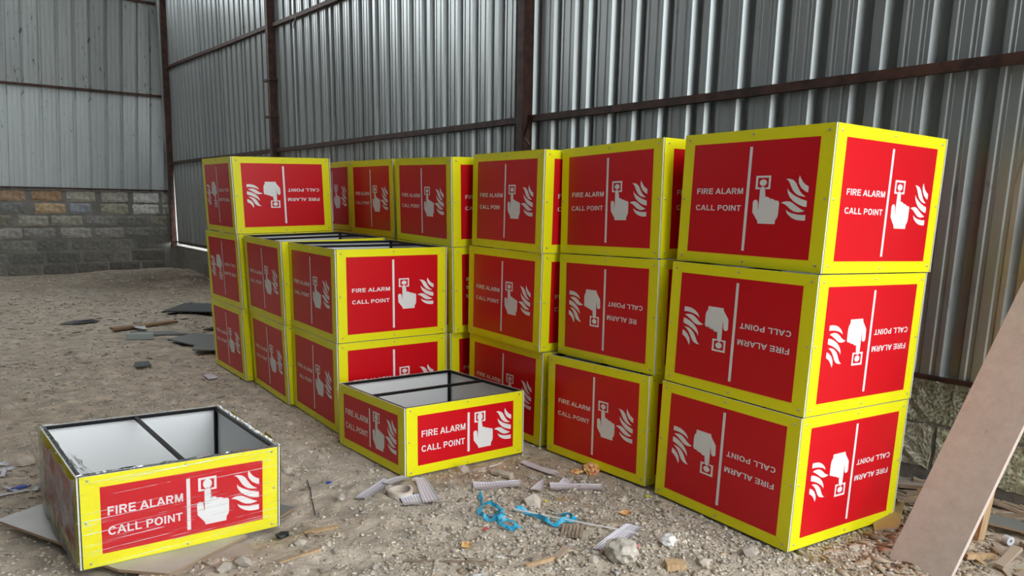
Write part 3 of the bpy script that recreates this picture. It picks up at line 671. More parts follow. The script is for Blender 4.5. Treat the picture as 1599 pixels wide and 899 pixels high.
# loose crumpled flap in the near left corner
r = random.Random(12); vs = []; n = 9
for j in range(n):
    for i in range(n):
        a, b = i / (n - 1), j / (n - 1); vs.append((.02 + .10 * a * (1 - .5 * b) + r.uniform(-.008, .008), .02 + .34 * b + r.uniform(-.008, .008), BHL - .01 - .09 * a * (1 - b * .6) + r.uniform(-.012, .012)))
obj('stretch_film_fold', mesh('stretch_film_fold', vs, [(j * n + i, j * n + i + 1, (j + 1) * n + i + 1, (j + 1) * n + i) for j in range(n - 1) for i in range(n - 1)], m_film_top, smooth=False), kbox)
vs = []
for j in range(n):
    for i in range(n):
        a, b = i / (n - 1), j / (n - 1); vs.append((-.012 - .05 * a * (1 - b) + r.uniform(-.006, .006), BW - .04 + .07 * a + r.uniform(-.008, .008), BHL - .01 - .16 * b + r.uniform(-.01, .01)))
obj('stretch_film_fold', mesh('stretch_film_fold', vs, [(j * n + i, j * n + i + 1, (j + 1) * n + i + 1, (j + 1) * n + i) for j in range(n - 1) for i in range(n - 1)], m_film_top, smooth=False), kbox)

# ------------------------------------------------------------------ boards, sheets, sticks on the ground
def slab(name, pts, th, mats, label, cat, lift=.004, z=None, group=None, warp=0.0):
    """flat board from a convex outline; top at ground + lift + th, level (z) or following the ground at its corners"""
    b = MB(); n = len(pts)
    cx = sum(p[0] for p in pts) / n; cy = sum(p[1] for p in pts) / n
    if z is None:
        smp = [(p[0], p[1]) for p in pts] + [(cx, cy)] + [((p[0] + cx) / 2, (p[1] + cy) / 2) for p in pts]
        A_ = np.array([[a, c, 1] for a, c in smp]); hh = ground(A_[:, 0], A_[:, 1]); sol = np.linalg.lstsq(A_, hh, rcond=None)[0]
        res_ = (hh - A_ @ sol).max(); f = lambda a, c: sol[0] * a + sol[1] * c + sol[2] + lift + max(0, res_ * .5)
    else: f = z if callable(z) else (lambda a, c: z)
    bot = [(a - cx, c - cy, f(a, c)) for a, c in pts]; z0 = sum(q[2] for q in bot) / n
    bot = [(a, c, d - z0 + (warp * ((i % 2) * 2 - 1))) for i, (a, c, d) in enumerate(bot)]; top = [(a, c, d + th) for a, c, d in bot]
    ar = sum(pts[i][0] * pts[(i + 1) % n][1] - pts[(i + 1) % n][0] * pts[i][1] for i in range(n))
    if ar < 0: bot.reverse(); top.reverse()
    b.add(bot + top, [tuple(range(n))[::-1], tuple(range(n, 2 * n))], 0)
    b.f += [(i, (i + 1) % n, n + (i + 1) % n, n + i) for i in range(n)]; b.m += [1 if len(mats) > 1 else 0] * n
    o = obj(name, b.mesh(name, list(mats)), loc=(cx, cy, z0), label=label, category=cat)
    if group: o['group'] = group
    return o
# boards under the wrapped box
Nk, rk, lk_, uk = pose('K0')
def under(th, extra=0.0):
    return lambda a, c: (Nk.z - ((a - Nk.x) * uk.x + (c - Nk.y) * uk.y) / uk.z) - th - .0015 - extra
slab('board', [(-1.925, 2.675), (-1.69, 3.27), (-1.21, 3.08), (-1.56, 2.50)], .010, (m_paleboard, m_ply), 'pale laminated board under the left corner of the film wrapped box', 'board', z=under(.010))
slab('board', [(-1.47, 2.42), (-1.31, 2.70), (-.98, 2.66), (-1.125, 2.335), (-1.30, 2.345)], .010, (m_paleboard, m_ply), 'pale laminated board sticking out under the front of the film wrapped box', 'board', z=under(.010))
slab('board', [(-1.25, 2.28), (-1.10, 2.60), (-.955, 2.62), (-.86, 2.43), (-1.20, 2.20)], .008, (m_pinkboard, m_ply), 'dusty pinkish board lying lowest under the front of the wrapped box', 'board', z=under(.008, .0115))
slab('board', [(-1.02, 2.99), (-.885, 2.955), (-.915, 2.84), (-1.05, 2.80)], .008, (m_greysheet, m_ply), 'small grey board corner poking out right of the wrapped box', 'board', z=under(.008, .001))
slab('sheet', [(-3.76, 8.10), (-3.79, 8.73), (-3.0, 8.72), (-2.65, 8.15)], .012, (m_darksheet,), 'dark grey flat sheet on the floor left of the leftmost stack', 'sheet', lift=.03)
slab('plank', [(-3.76, 7.00), (-3.43, 7.60), (-3.34, 7.50), (-3.67, 6.90)], .022, (m_plank,), 'long brown wooden plank on the floor by a white scrap', 'plank', lift=.01)
slab('foam_block', [(-3.41, 6.62), (-3.20, 6.67), (-3.15, 6.57), (-3.36, 6.50)], .05, (m_bluegrey,), 'pale blue grey block lying in front of the brown plank', 'block', lift=0)
slab('sheet', [(-3.50, 6.86), (-3.15, 6.95), (-2.95, 6.83), (-3.35, 6.72)], .02, (m_greysheet,), 'thin dark offcut strip behind the pale blue grey block', 'sheet', lift=0)
slab('sheet', [(-2.95, 6.40), (-2.86, 6.72), (-2.2, 6.60), (-2.3, 6.2), (-2.62, 6.18)], .012, (m_greysheet,), 'upper grey sheet by the foot of the leftmost stack', 'sheet', lift=.015)
slab('sheet', [(-2.66, 6.30), (-2.2, 6.36), (-2.15, 5.98), (-2.57, 5.99)], .010, (m_greysheet,), 'lower grey sheet by the foot of the leftmost stack', 'sheet', lift=.03)
slab('sheet', [(-2.78, 5.47), (-2.71, 5.55), (-2.62, 5.40), (-2.69, 5.31)], .008, (m_darksheet,), 'small dark square offcut on the open dirt left of the stacks', 'sheet', lift=.012)
slab('plank', [(-2.95, 7.15), (-2.6, 7.35), (-2.45, 7.22), (-2.8, 7.05)], .015, (m_greysheet,), 'tilted grey offcut between the dark sheet and the brown plank', 'plank', lift=.012, warp=.015)

# leaning board and its prop
L = V((0.46118525, 0.24842534, 0.85181748)); P0 = V((1.365, 2.552, -.01)); Wb = V((.101, -.199, 0)); Nb = Wb.cross(L).normalized()
if Nb.y > 0: Nb = -Nb
b = MB(); T_ = 1.515; th = .016
vs = []
for t in (0, T_):
    for q in (P0, P0 + Wb): vs.append(q + L * t)
vs = [vs[0], vs[1], vs[3], vs[2]]; back = [q - Nb * th for q in vs]
o0 = P0 + Wb * .5
b.add([q - o0 for q in vs], [(0, 1, 2, 3)], 0); b.add([q - o0 for q in back], [(3, 2, 1, 0)], 0)
allv = [q - o0 for q in vs + back]
b.add(allv, [(0, 4, 5, 1), (1, 5, 6, 2), (2, 6, 7, 3), (3, 7, 4, 0)], 1)
obj('board', b.mesh('leaning_board', [m_lean, m_leanedge]), loc=o0, label='long grey brown board leaning on the wall at the right edge', category='board')
b = MB(); b.box(-.016, -.014, 0, .016, .014, .235); 
o = obj('batten', b.mesh('batten', m_wood), loc=(1.752, 2.66, gz(1.752, 2.66) - .004), label='upright pale wooden batten standing behind the leaning board', category='batten')
o.rotation_euler = (R(2), R(3), R(20))

# strips of backing film
def strip(name, quad, m, label, cat='strip', group=None, curl=.004, th=.0012, n=14, k=3, seed=0, lift=.005):
    """quad = a,b,c,d : a-b start edge ... d-c end edge ; grid n along a->d"""
    a, b_, c, d = [V((q[0], q[1], 0)) for q in quad]; r = random.Random(seed); cen = (a + b_ + c + d) / 4
    pts = []; uv = []
    Ln = ((d - a).length + (c - b_).length) / 2; Wd = ((b_ - a).length + (c - d).length) / 2
    ph = r.uniform(0, 6)
    for i in range(n + 1):
        for j in range(k + 1):
            s, t = i / n, j / k; q = a.lerp(d, s).lerp(b_.lerp(c, s), t); pts.append(q); uv.append((s * Ln, t * Wd))
    gx_, gy_ = np.array([q.x for q in pts]), np.array([q.y for q in pts]); g0 = ground(gx_, gy_)
    A_ = np.stack([gx_, gy_, np.ones(len(gx_))], 1); sol = np.linalg.lstsq(A_, g0, rcond=None)[0]; pl = A_ @ sol; rs_ = g0 - pl
    zs = [float(pl[i]) + float(rs_[i]) * .35 + max(0, float(rs_.max())) * .45 + lift + curl * (.5 + .5 * math.sin(uv[i][0] * 20 + ph)) for i in range(len(pts))]
    z0 = min(zs); N_ = len(pts); vs = [(q.x - cen.x, q.y - cen.y, z - z0) for q, z in zip(pts, zs)]; vs += [(x, y, z - th) for x, y, z in vs]
    w = k + 1; fs = [(i * w + j, i * w + j + 1, (i + 1) * w + j + 1, (i + 1) * w + j) for i in range(n) for j in range(k)]
    fs += [tuple(N_ + q for q in f[::-1]) for f in fs]
    rim = [j for j in range(w)] + [(i + 1) * w - 1 for i in range(1, n + 1)] + [n * w + j for j in range(k - 1, -1, -1)] + [i * w for i in range(n - 1, 0, -1)]
    for q in range(len(rim)): q2 = rim[(q + 1) % len(rim)]; fs.append((rim[q], q2, N_ + q2, N_ + rim[q]))
    me = mesh(name, vs, fs, m, smooth=True, uv=uv + uv)
    o = obj(name, me, loc=(cen.x, cen.y, z0), label=label, category=cat)
    if group: o['group'] = group
    return o
G1 = 'scraps of backing film on the dirt'
strip('film_strip', [(-.638, 2.957), (-.575, 2.94), (-.522, 3.19), (-.565, 3.235)], m_dots, 'long dotted film strip left of the cardboard ring', group=G1, seed=1)
strip('film_strip', [(-.56, 3.15), (-.51, 3.10), (-.448, 3.24), (-.489, 3.29)], m_dots, 'short dotted film strip below the corner of the low open box', group=G1, seed=2, lift=.012)
strip('film_strip', [(-.425, 3.205), (-.372, 3.21), (-.282, 2.93), (-.348, 2.90)], m_dots, 'dotted film strip right of the cardboard ring', group=G1, seed=3, lift=.010)
strip('film_strip', [(-.455, 2.975), (-.425, 2.89), (-.345, 2.91), (-.375, 3.02)], m_dots, 'small dotted film piece just below the cardboard ring', group=G1, seed=4)
strip('film_strip', [(-.152, 3.064), (-.162, 3.153), (.046, 3.225), (.062, 3.160)], m_dots, 'dotted film strip lying alone below the low open box', group=G1, seed=5, curl=.010)
strip('film_strip', [(.300, 2.56), (.377, 2.535), (.520, 2.745), (.456, 2.775)], m_dots, 'dotted film strip crossed by the thin white rod', group=G1, seed=6)
strip('film_strip', [(.177, 3.215), (.179, 3.139), (.417, 3.166), (.416, 3.232)], m_lilac, 'plain lilac strip left to right below the printed wrapper', group=G1, seed=7)
strip('film_strip', [(.088, 3.115), (.142, 3.115), (.158, 3.272), (.148, 3.275)], m_lilac, 'pointed lilac scrap standing between two strips', group=G1, seed=8, lift=.012)
strip('film_strip', [(.040, 3.475), (.073, 3.515), (.232, 3.35), (.205, 3.30)], m_lilac, 'long lilac strip behind, reaching toward the printed wrapper', group=G1, seed=9)
strip('film_strip', [(.205, 3.19), (.255, 3.185), (.290, 3.262), (.245, 3.292)], m_lilac, 'short lilac piece tucked behind the plain lilac strip', group=G1, seed=10, lift=.003)
strip('paper_scrap', [(-.47, 3.131), (-.424, 3.156), (-.365, 3.03), (-.378, 3.005)], m_cardboard, 'small grey card triangle between the ring and a dotted strip', 'scrap', seed=11)
strip('paper_scrap', [(-3.56, 7.02), (-3.47, 6.89), (-3.38, 6.93), (-3.50, 7.14)], m_paper, 'crumpled white scrap on the floor by the brown plank', 'scrap', seed=12, curl=.03, lift=.03)
strip('paper_scrap', [(-2.18, 5.23), (-2.10, 5.13), (-2.06, 5.20), (-2.17, 5.33)], m_lilac, 'lilac scrap on the dirt left of the leftmost stack foot', 'scrap', seed=13)

# tube helper for rods, wires, straps
def tube_mesh(name, pts, rad, m, n=6, flatk=1.0, caps=True):
    pts = [V(p) for p in pts]; vs = []; fs = []
    for i, p in enumerate(pts):
        t = (pts[min(i + 1, len(pts) - 1)] - pts[max(i - 1, 0)]).normalized(); s = t.cross(V((0, 0, 1)))
        s = s.normalized() if s.length > 1e-4 else V((1, 0, 0)); u = s.cross(t)
        for j in range(n):
            a = 2 * math.pi * (j + .5) / n; vs.append(p + s * math.cos(a) * rad + u * math.sin(a) * rad * flatk)
    for i in range(len(pts) - 1): fs += [(i * n + j, i * n + (j + 1) % n, (i + 1) * n + (j + 1) % n, (i + 1) * n + j) for j in range(n)]
    fs += [tuple(range(n))[::-1], tuple((len(pts) - 1) * n + j for j in range(n))]
    return mesh(name, vs, fs, m, smooth=False)
def line_obj(name, xy, rad, m, label, cat, lift=0, zadd=None, **k):
    pts = []; c0 = xy[0]
    # resample smoothly
    P = [V((a, b_, 0)) for a, b_ in xy]; out = []
    for i in range(len(P) - 1):
        for j in range(5):
            t = j / 5; p_1 = P[max(i - 1, 0)]; p0_, p1_ = P[i], P[i + 1]; p2_ = P[min(i + 2, len(P) - 1)]
            q = .5 * ((2 * p0_) + (-p_1 + p1_) * t + (2 * p_1 - 5 * p0_ + 4 * p1_ - p2_) * t * t + (-p_1 + 3 * p0_ - 3 * p1_ + p2_) * t ** 3); out.append(q)
    out.append(P[-1])
    if len(P) == 2: out = [P[0].lerp(P[1], i / 4) for i in range(5)]
    za = zadd or (lambda t: 0)
    zz = ground(np.array([q.x for q in out]), np.array([q.y for q in out]))
    if len(P) == 2:      # stiff: straight line resting on the ground
        a, b_ = zz[0], zz[-1]; lin = [a + (b_ - a) * i / 4 for i in range(5)]; up = max(0, max(z - l for z, l in zip(zz, lin))); zz = [l + up for l in lin]
    pts = [(q.x - c0[0], q.y - c0[1], float(z) + rad * k.get('flatk', 1) + lift + za(i / (len(out) - 1))) for i, (q, z) in enumerate(zip(out, zz))]
    z0 = pts[0][2]; pts = [(a, b_, c_ - z0) for a, b_, c_ in pts]
    return obj(name, tube_mesh(name, pts, rad, m, **k), loc=(c0[0], c0[1], z0), label=label, category=cat)
line_obj('plastic_rod', [(.02, 2.861), (.489, 2.683)], .0028, m_whiteplastic, 'thin straight white rod lying across a dotted strip', 'rod', lift=.012)
line_obj('plastic_strip', [(-.155, 3.432), (-.105, 3.438), (-.057, 3.486), (-.036, 3.548)], .0055, m_whiteplastic, 'curved white plastic strip below the low open box', 'strip', flatk=.5)
line_obj('wire', [(-.902, 3.211), (-.86, 3.10), (-.777, 2.858)], .0025, m_wire, 'bent black wire lying on bare dirt right of the wrapped box', 'wire', lift=.004)
# blue straps: ribbons standing on edge
def ribbon(name, xy, h, m, label, tw=0.6, lift=.006, seed=0):
    P = [V((a, b_, 0)) for a, b_ in xy]; out = []
    for i in range(len(P) - 1):
        for j in range(6):
            t = j / 6; a_ = P[max(i - 1, 0)]; b0, b1 = P[i], P[i + 1]; c_ = P[min(i + 2, len(P) - 1)]
            out.append(.5 * ((2 * b0) + (-a_ + b1) * t + (2 * a_ - 5 * b0 + 4 * b1 - c_) * t * t + (-a_ + 3 * b0 - 3 * b1 + c_) * t ** 3))
    out.append(P[-1]); vs = []; N_ = len(out); c0 = out[0].copy()
    for i, q in enumerate(out):
        t = (out[min(i + 1, N_ - 1)] - out[max(i - 1, 0)]).normalized(); s = V((-t.y, t.x, 0)); ang = .7 + tw * math.sin(i * .55 + seed)
        w = s * math.cos(ang) * h / 2 + V((0, 0, math.sin(ang) * h / 2)); base = gz(q.x, q.y) + lift + abs(w.z) + .004 * math.sin(i * .8 + seed) + .004
        p = V((q.x, q.y, base)) - V((c0.x, c0.y, 0)); nn = t.cross(w).normalized() * .0006
        vs += [p - w - nn, p + w - nn, p + w + nn, p - w + nn]
    z0 = vs[0].z; vs = [(v.x, v.y, v.z - z0) for v in vs]
    fs = [(i * 4 + j, i * 4 + (j + 1) % 4, (i + 1) * 4 + (j + 1) % 4, (i + 1) * 4 + j) for i in range(N_ - 1) for j in range(4)] + [(3, 2, 1, 0), tuple(4 * N_ - 4 + j for j in range(4))]
    return mesh(name, vs, fs, m), (c0.x, c0.y, z0)
me, lc = ribbon('strap', [(.025, 2.861), (.077, 2.857), (.114, 2.815), (.152, 2.762), (.20, 2.776), (.253, 2.815), (.248, 2.838), (.19, 2.858)], .021, m_blue, '')
obj('strap', me, loc=lc, label='blue plastic strap bent back like a hook beside the white rod', category='strap')
me, lc = ribbon('strap', [(-.125, 3.0), (-.118, 2.955), (-.113, 2.90), (-.118, 2.83), (-.10, 2.78), (-.06, 2.765), (-.03, 2.80), (-.02, 2.83), (-.05, 2.835), (-.09, 2.79)], .018, m_blue, '', seed=2)
t1 = obj('strap', me, loc=lc, label='tangled blue plastic strap in a knot left of the hooked one', category='strap')
me, lc2 = ribbon('strap_loop', [(-.113, 2.915), (-.07, 2.905), (-.04, 2.865), (-.025, 2.83), (-.05, 2.80), (-.045, 2.75), (-.02, 2.71), (.02, 2.70), (.05, 2.715)], .016, m_blue, '', seed=4, lift=.012)
obj('strap_loop', me, t1, loc=V(lc2) - V(lc))
me, lc2 = ribbon('strap_loop', [(-.03, 2.74), (-.01, 2.755), (.02, 2.735), (.035, 2.705), (.012, 2.69), (-.015, 2.705)], .009, m_blue, '', seed=5, lift=.012)
obj('strap_loop', me, t1, loc=V(lc2) - V(lc))
# cardboard ring half sunk in the dirt
n, kk = 28, 4; vs = []; fs = []
for i in range(n):
    a = 2 * math.pi * i / n
    for rr, zz in ((.053, -.012), (.055, .020), (.044, .022), (.042, -.012)): vs.append((rr * math.cos(a), rr * math.sin(a) , zz + .003 * math.sin(a * 2)))
for i in range(n):
    for j in range(4): fs.append((i * 4 + j, ((i + 1) % n) * 4 + j, ((i + 1) % n) * 4 + (j + 1) % 4, i * 4 + (j + 1) % 4))
obj('cardboard_ring', mesh('cardboard_ring', vs, fs, m_dirtytape, smooth=False), loc=(-.46, 3.02, gz(-.46, 3.02) + .010), label='dusty cardboard tape ring half sunk among dotted strips', category='ring')
# crumpled things
def crumple(name, size, m, label, cat, loc, seed, sub=2, flat_=.6, jag=.35, parent=None, tint=None, sink=.25):
    bm = bmesh.new(); bmesh.ops.create_icosphere(bm, subdivisions=sub, radius=1.0); r = random.Random(seed)
    for v in bm.verts:
        k = 1 + r.uniform(-jag, jag); v.co = V((v.co.x * size[0] * k, v.co.y * size[1] * k, v.co.z * size[2] * k * flat_))
    me = bpy.data.meshes.new(name); bm.to_mesh(me); bm.free(); me.materials.append(m)
    if tint:
        a = me.color_attributes.new('tint', 'FLOAT_COLOR', 'POINT'); a.data.foreach_set('color', np.tile(np.array([*tint, 1], np.float32), len(me.vertices)))
    z = gz(loc[0], loc[1]) + size[2] * flat_ * (1 - sink)
    o = obj(name, me, loc=(loc[0], loc[1], z), label=label, category=cat); o.rotation_euler = (0, 0, r.uniform(0, 6)); return o
crumple('wrapper', (.062, .035, .032), m_wrapper, 'crumpled orange and yellow printed wrapper by the second stack', 'wrapper', (.385, 3.43), 3, 3, .75, .28)
crumple('wrapper', (.030, .022, .02), m_wrapper, 'small orange wrapper piece beside the large printed wrapper', 'wrapper', (.318, 3.405), 4, 2, .5)
crumple('crumpled_paper', (.030, .028, .026), m_whiteplastic, 'small crumpled white plastic ball in front of the nearest stack', 'paper', (.585, 2.612), 5, 2, .8, .22)
crumple('clump', (.062, .055, .055), m_stone, 'large pale lump of plaster below the dotted strip at bottom', 'rubble', (.40, 2.505), 6, 3, .8, .13, tint=(.50, .46, .39))
crumple('scrap', (.028, .012, .012), m_pink, 'small pink scrap right of the pale plaster lump', 'scrap', (.46, 2.59), 7, 1, .8)
crumple('scrap', (.014, .010, .008), m_redbit, 'tiny red scrap below the tangled blue strap', 'scrap', (-.09, 2.70), 8, 1, .8)
crumple('scrap', (.012, .006, .008), m_yelbit, 'tiny bright yellow scrap above the hooked blue strap', 'scrap', (.155, 3.014), 9, 1, .8)
crumple('scrap', (.020, .008, .008), m_yelbit, 'yellow sliver under the corner of the second stack', 'scrap', (.60, 3.11), 10, 1, .6)
crumple('scrap', (.016, .010, .008), m_bluebit, 'tiny blue scrap on the bare dirt below the low box corner', 'scrap', (-.80, 3.19), 11, 1, .6)
crumple('scrap', (.030, .022, .018), m_blacklump, 'black plastic chunk beside the bottom corner of the wrapped box', 'scrap', (-.862, 2.70), 12, 1, .8, .2)
crumple('scrap', (.16, .05, .03), m_blacklump, 'black rag like scrap far out on the dirt floor', 'scrap', (-4.22, 7.33), 13, 2, .6, .3)
crumple('scrap', (.045, .014, .012), m_bluebit, 'blue scrap at the left edge among white litter', 'scrap', (-2.10, 3.09), 14, 1, .6)
strip('printed_scrap', [(-.170, 2.585), (-.135, 2.585), (-.135, 2.53), (-.170, 2.53)], m_wrapper, 'small printed red and blue card near the bottom centre', 'scrap', seed=31)
strip('printed_scrap', [(.44, 2.885), (.47, 2.86), (.50, 2.90), (.47, 2.92)], m_wrapper, 'small printed scrap left of the nearest stack', 'scrap', seed=32)
# plug of pale material by the strips
o = obj('plaster_piece', tube_mesh('plaster_piece', [(-.042, .030, 0), (-.014, .012, .003), (.010, -.006, 0), (.042, -.028, .001)], .017, m_stone, n=8), loc=(-.035, 3.292, gz(-.035, 3.292) + .014), label='short cylinder of pale plaster above the dotted strips', category='rubble')
a_ = o.data.color_attributes.new('tint', 'FLOAT_COLOR', 'POINT'); a_.data.foreach_set('color', np.tile(np.array([.50, .43, .34, 1], np.float32), len(o.data.vertices)))

# sticks and offcuts
def stick(name, a, b_, w, h, m, label, cat='offcut', group=None, tilt=0.0, seed=0, lift=0.0):
    a, b_ = V((*a, 0)), V((*b_, 0)); d = b_ - a; L_ = d.length; mid = (a + b_) / 2; r = random.Random(seed)
    bm = MB(); x0, x1 = -L_ / 2, L_ / 2; j = lambda: r.uniform(-.25, .25) * min(w, h)
    vs = [(x0 + j() * 2, -w / 2 + j(), 0), (x1 + j() * 2, -w / 2 + j(), 0), (x1 + j(), w / 2 + j(), 0), (x0 + j(), w / 2 + j(), 0), (x0 + j(), -w / 2 + j(), h), (x1 + j(), -w / 2, h), (x1, w / 2 + j(), h), (x0 + j(), w / 2, h)]
    bm.add(vs, BOXF); za, zb, zm = gz(a.x, a.y), gz(b_.x, b_.y), gz(mid.x, mid.y)
    z = max((za + zb) / 2, zm - .004) + lift
    o = obj(name, bm.mesh(name, m), loc=(mid.x, mid.y, z - .001), label=label, category=cat); o.rotation_euler = (r.uniform(-.1, .1), -math.atan2(zb - za, L_) + tilt, math.atan2(d.y, d.x))
    if group: o['group'] = group
    return o
stick('wood_offcut', (-.36, 2.447), (-.05, 2.434), .016, .010, m_oldwood, 'long thin wooden lath at the bottom centre', seed=1)
stick('wood_offcut', (.06, 2.424), (.16, 2.478), .013, .012, m_wood, 'pale splinter below the pale plaster lump, left', seed=2)
stick('wood_offcut', (.167, 2.481), (.211, 2.574), .024, .010, m_cardboard, 'short flat wooden piece left of the plaster lump', seed=3)
stick('wood_offcut', (.37, 2.808), (.475, 2.79), .024, .010, m_oldwood, 'flat wooden piece right above the white rod', seed=4)
stick('wood_offcut', (-.77, 2.677), (-.655, 2.722), .022, .010, m_wood, 'pale wood piece right of the wrapped box', seed=5)
stick('wood_offcut', (-.79, 2.43), (-.67, 2.53), .010, .008, m_wood, 'thin pale splinter in front of the wrapped box corner', seed=6)
stick('wood_offcut', (.545, 2.437), (.612, 2.447), .045, .022, m_wood, 'small pale wooden block in front of the nearest stack', seed=7)
stick('wood_offcut', (.20, 3.06), (.26, 3.055), .012, .010, m_wood, 'little pale stick above the hooked blue strap', seed=8)
# ribbed cardboard
rb = obj('ribbed_card', None, loc=(.24, 2.715, gz(.24, 2.715) + .016), label='square of ribbed wood veneer touching the white rod', category='card')
rb.rotation_euler = (0, 0, R(80))
for i in range(6): bb = MB(); bb.box(-.048, -.042 + i * .014, -.008, .048, -.031 + i * .014, .004 + .002 * (i % 2)); obj('slat', bb.mesh('slat', m_oldwood), rb)
# pieces around the right-hand scrap heap
slab('board', [(1.43, 2.79), (1.53, 2.80), (1.66, 3.02), (1.60, 3.10), (1.50, 2.98)], .012, (m_offyel, m_ply), 'yellow stained board at the bottom right corner of the nearest stack', 'board', lift=.002)
slab('board', [(1.60, 3.22), (1.83, 3.12), (1.87, 3.19), (1.66, 3.31)], .018, (m_pinkboard, m_ply), 'dusty grey board between the nearest stack and the wall', 'board', lift=.02)
slab('board', [(1.58, 3.05), (1.80, 2.98), (1.84, 3.08), (1.65, 3.17)], .010, (m_cardboard, m_ply), 'torn cardboard piece behind the leaning board', 'board', lift=.012)
slab('board', [(1.80, 2.72), (1.95, 2.62), (2.02, 2.66), (1.88, 2.78)], .008, (m_greysheet, m_ply), 'thin grey printed board on the scrap heap at far right', 'board', lift=.03)
gp_ = 'wood offcuts in the scrap heap behind the leaning board'
r4 = random.Random(77)
for i in range(60):
    s_ = r4.uniform(-.5, .75); d_ = abs(r4.gauss(.16, .16)) + .03; q = wp(s_, d_, 0)
    if (q.x - 1.752) ** 2 + (q.y - 2.66) ** 2 < .003: continue
    a = r4.uniform(0, math.pi); L_ = r4.uniform(.05, .16); w = r4.uniform(.010, .030)
    if s_ > .3 and d_ > .24: continue
    dx, dy = math.cos(a) * L_ / 2, math.sin(a) * L_ / 2
    for sg in (1, -1):
        if (V((q.x + sg * dx, q.y + sg * dy, 0)) - A0).dot(WN) < .02: dx, dy = WS.x * L_ / 2, WS.y * L_ / 2
    stick('wood_offcut', (q.x - dx, q.y - dy), (q.x + dx, q.y + dy), w, r4.uniform(.006, .02), r4.choice([m_oldwood, m_oldwood, m_wood, m_cardboard]),
          'rough brown wood offcut in the heap between the leaning board and wall', group=gp_, tilt=r4.uniform(-.25, .25), seed=i, lift=r4.uniform(0, .03))
gp2_ = 'wood offcuts in front of the leaning board'
for i in range(16):
    x, y = r4.uniform(1.56, 2.0), r4.uniform(2.33, 2.60)
    if (x - 1.752) ** 2 + (y - 2.66) ** 2 < .003: continue
    a = r4.uniform(0, math.pi); L_ = r4.uniform(.04, .13); dx, dy = math.cos(a) * L_ / 2, math.sin(a) * L_ / 2
    stick('wood_offcut', (x - dx, y - dy), (x + dx, y + dy), r4.uniform(.01, .03), r4.uniform(.006, .018), r4.choice([m_oldwood, m_wood, m_cardboard]),
          'rough wood offcut on the dirt at the bottom right corner', group=gp2_, tilt=r4.uniform(-.15, .15), seed=100 + i, lift=.002)
o = obj('tape_roll', None, loc=(1.839, 2.622, gz(1.839, 2.622) + .020), label='small white roll lying on its side in the scrap heap', category='roll')
o.rotation_euler = (R(90), 0, R(15)); vs = []; n = 20
for rr, zz in ((.006, -.012), (.017, -.012), (.017, .012), (.006, .012)):
    vs += [(rr * math.cos(2 * math.pi * j / n), rr * math.sin(2 * math.pi * j / n), zz) for j in range(n)]
obj('roll', mesh('roll', vs, [(k * n + j, k * n + (j + 1) % n, ((k + 1) % 4) * n + (j + 1) % n, ((k + 1) % 4) * n + j) for k in range(4) for j in range(n)], m_paper), o)
# white litter at the left edge
r5 = random.Random(9)
for i in range(16):
    x, y = r5.uniform(-2.6, -2.0), r5.uniform(2.95, 3.5); a = r5.uniform(0, 3); l, w = r5.uniform(.02, .07), r5.uniform(.008, .02)
    c_, s_ = math.cos(a), math.sin(a)
    strip('paper_scrap', [(x - l * c_ + w * s_, y - l * s_ - w * c_), (x - l * c_ - w * s_, y - l * s_ + w * c_), (x + l * c_ - w * s_, y + l * s_ + w * c_), (x + l * c_ + w * s_, y + l * s_ - w * c_)],
          r5.choice([m_paper, m_paper, m_lilac]), 'white paper strip in the litter left of the wrapped box', 'scrap', group='paper strips at the left edge', seed=40 + i, n=4, k=1)

# ------------------------------------------------------------------ stones
def rock_mesh(seed, sub=1):
    bm = bmesh.new(); bmesh.ops.create_icosphere(bm, subdivisions=sub, radius=1.0); r = random.Random(seed)
    sx, sy, sz = r.uniform(.8, 1.3), r.uniform(.6, 1), r.uniform(.45, .8)
    for v in bm.verts: k = 1 + r.uniform(-.22, .22); v.co = V((v.co.x * sx * k, v.co.y * sy * k, v.co.z * sz * k))
    me = bpy.data.meshes.new('stone'); bm.to_mesh(me); bm.free(); me.materials.append(m_stone); v = r.uniform(.45, .68)
    a = me.color_attributes.new('tint', 'FLOAT_COLOR', 'POINT'); a.data.foreach_set('color', np.tile(np.array([v, v * .88, v * .74, 1], np.float32), len(me.vertices))); return me
RK = [rock_mesh(i) for i in range(10)]
def stone(x, y, s, label, group=None, seed=0):
    me = RK[seed % 10]; o = obj('stone', me, loc=(x, y, gz(x, y) + s * .28), label=label, category='stone'); o.scale = (s, s, s); o.rotation_euler = (0, 0, seed * 1.7)
    if group: o['group'] = group
stone(-.215, 3.385, .036, 'large angular stone below the low open box, left of two', seed=1)
stone(-.13, 3.36, .022, 'smaller angular stone below the low open box, right of two', seed=2)
stone(.07, 3.70, .028, 'stone at the right corner of the low open box', seed=3)
stone(-2.26, 3.379, .055, 'large round stone left of the wrapped box', seed=4)
stone(-3.246, 5.627, .07, 'cream coloured flat stone out on the open dirt', seed=5)
stone(-.763, 2.588, .022, 'pale stone right of the wrapped box front corner', seed=6)
stone(-.617, 2.521, .020, 'small pale stone on bare dirt at bottom left centre', seed=7)
stone(.867, 2.548, .036, 'pale stone in front of the nearest stack corner', seed=8)
stone(-.92, 2.44, .040, 'pale broken stone at the bottom edge in front of the wrapped box', seed=9)
stone(-.97, 2.40, .030, 'small stone at the bottom edge beside the broken one', seed=10)
stone(.10, 2.985, .050, 'wide flat stone behind the blue straps', seed=11)
r6 = random.Random(31); boxes_xy = [(pose(k)[0], pose(k)[1], pose(k)[2]) for k in BOX if k[1] in '01']
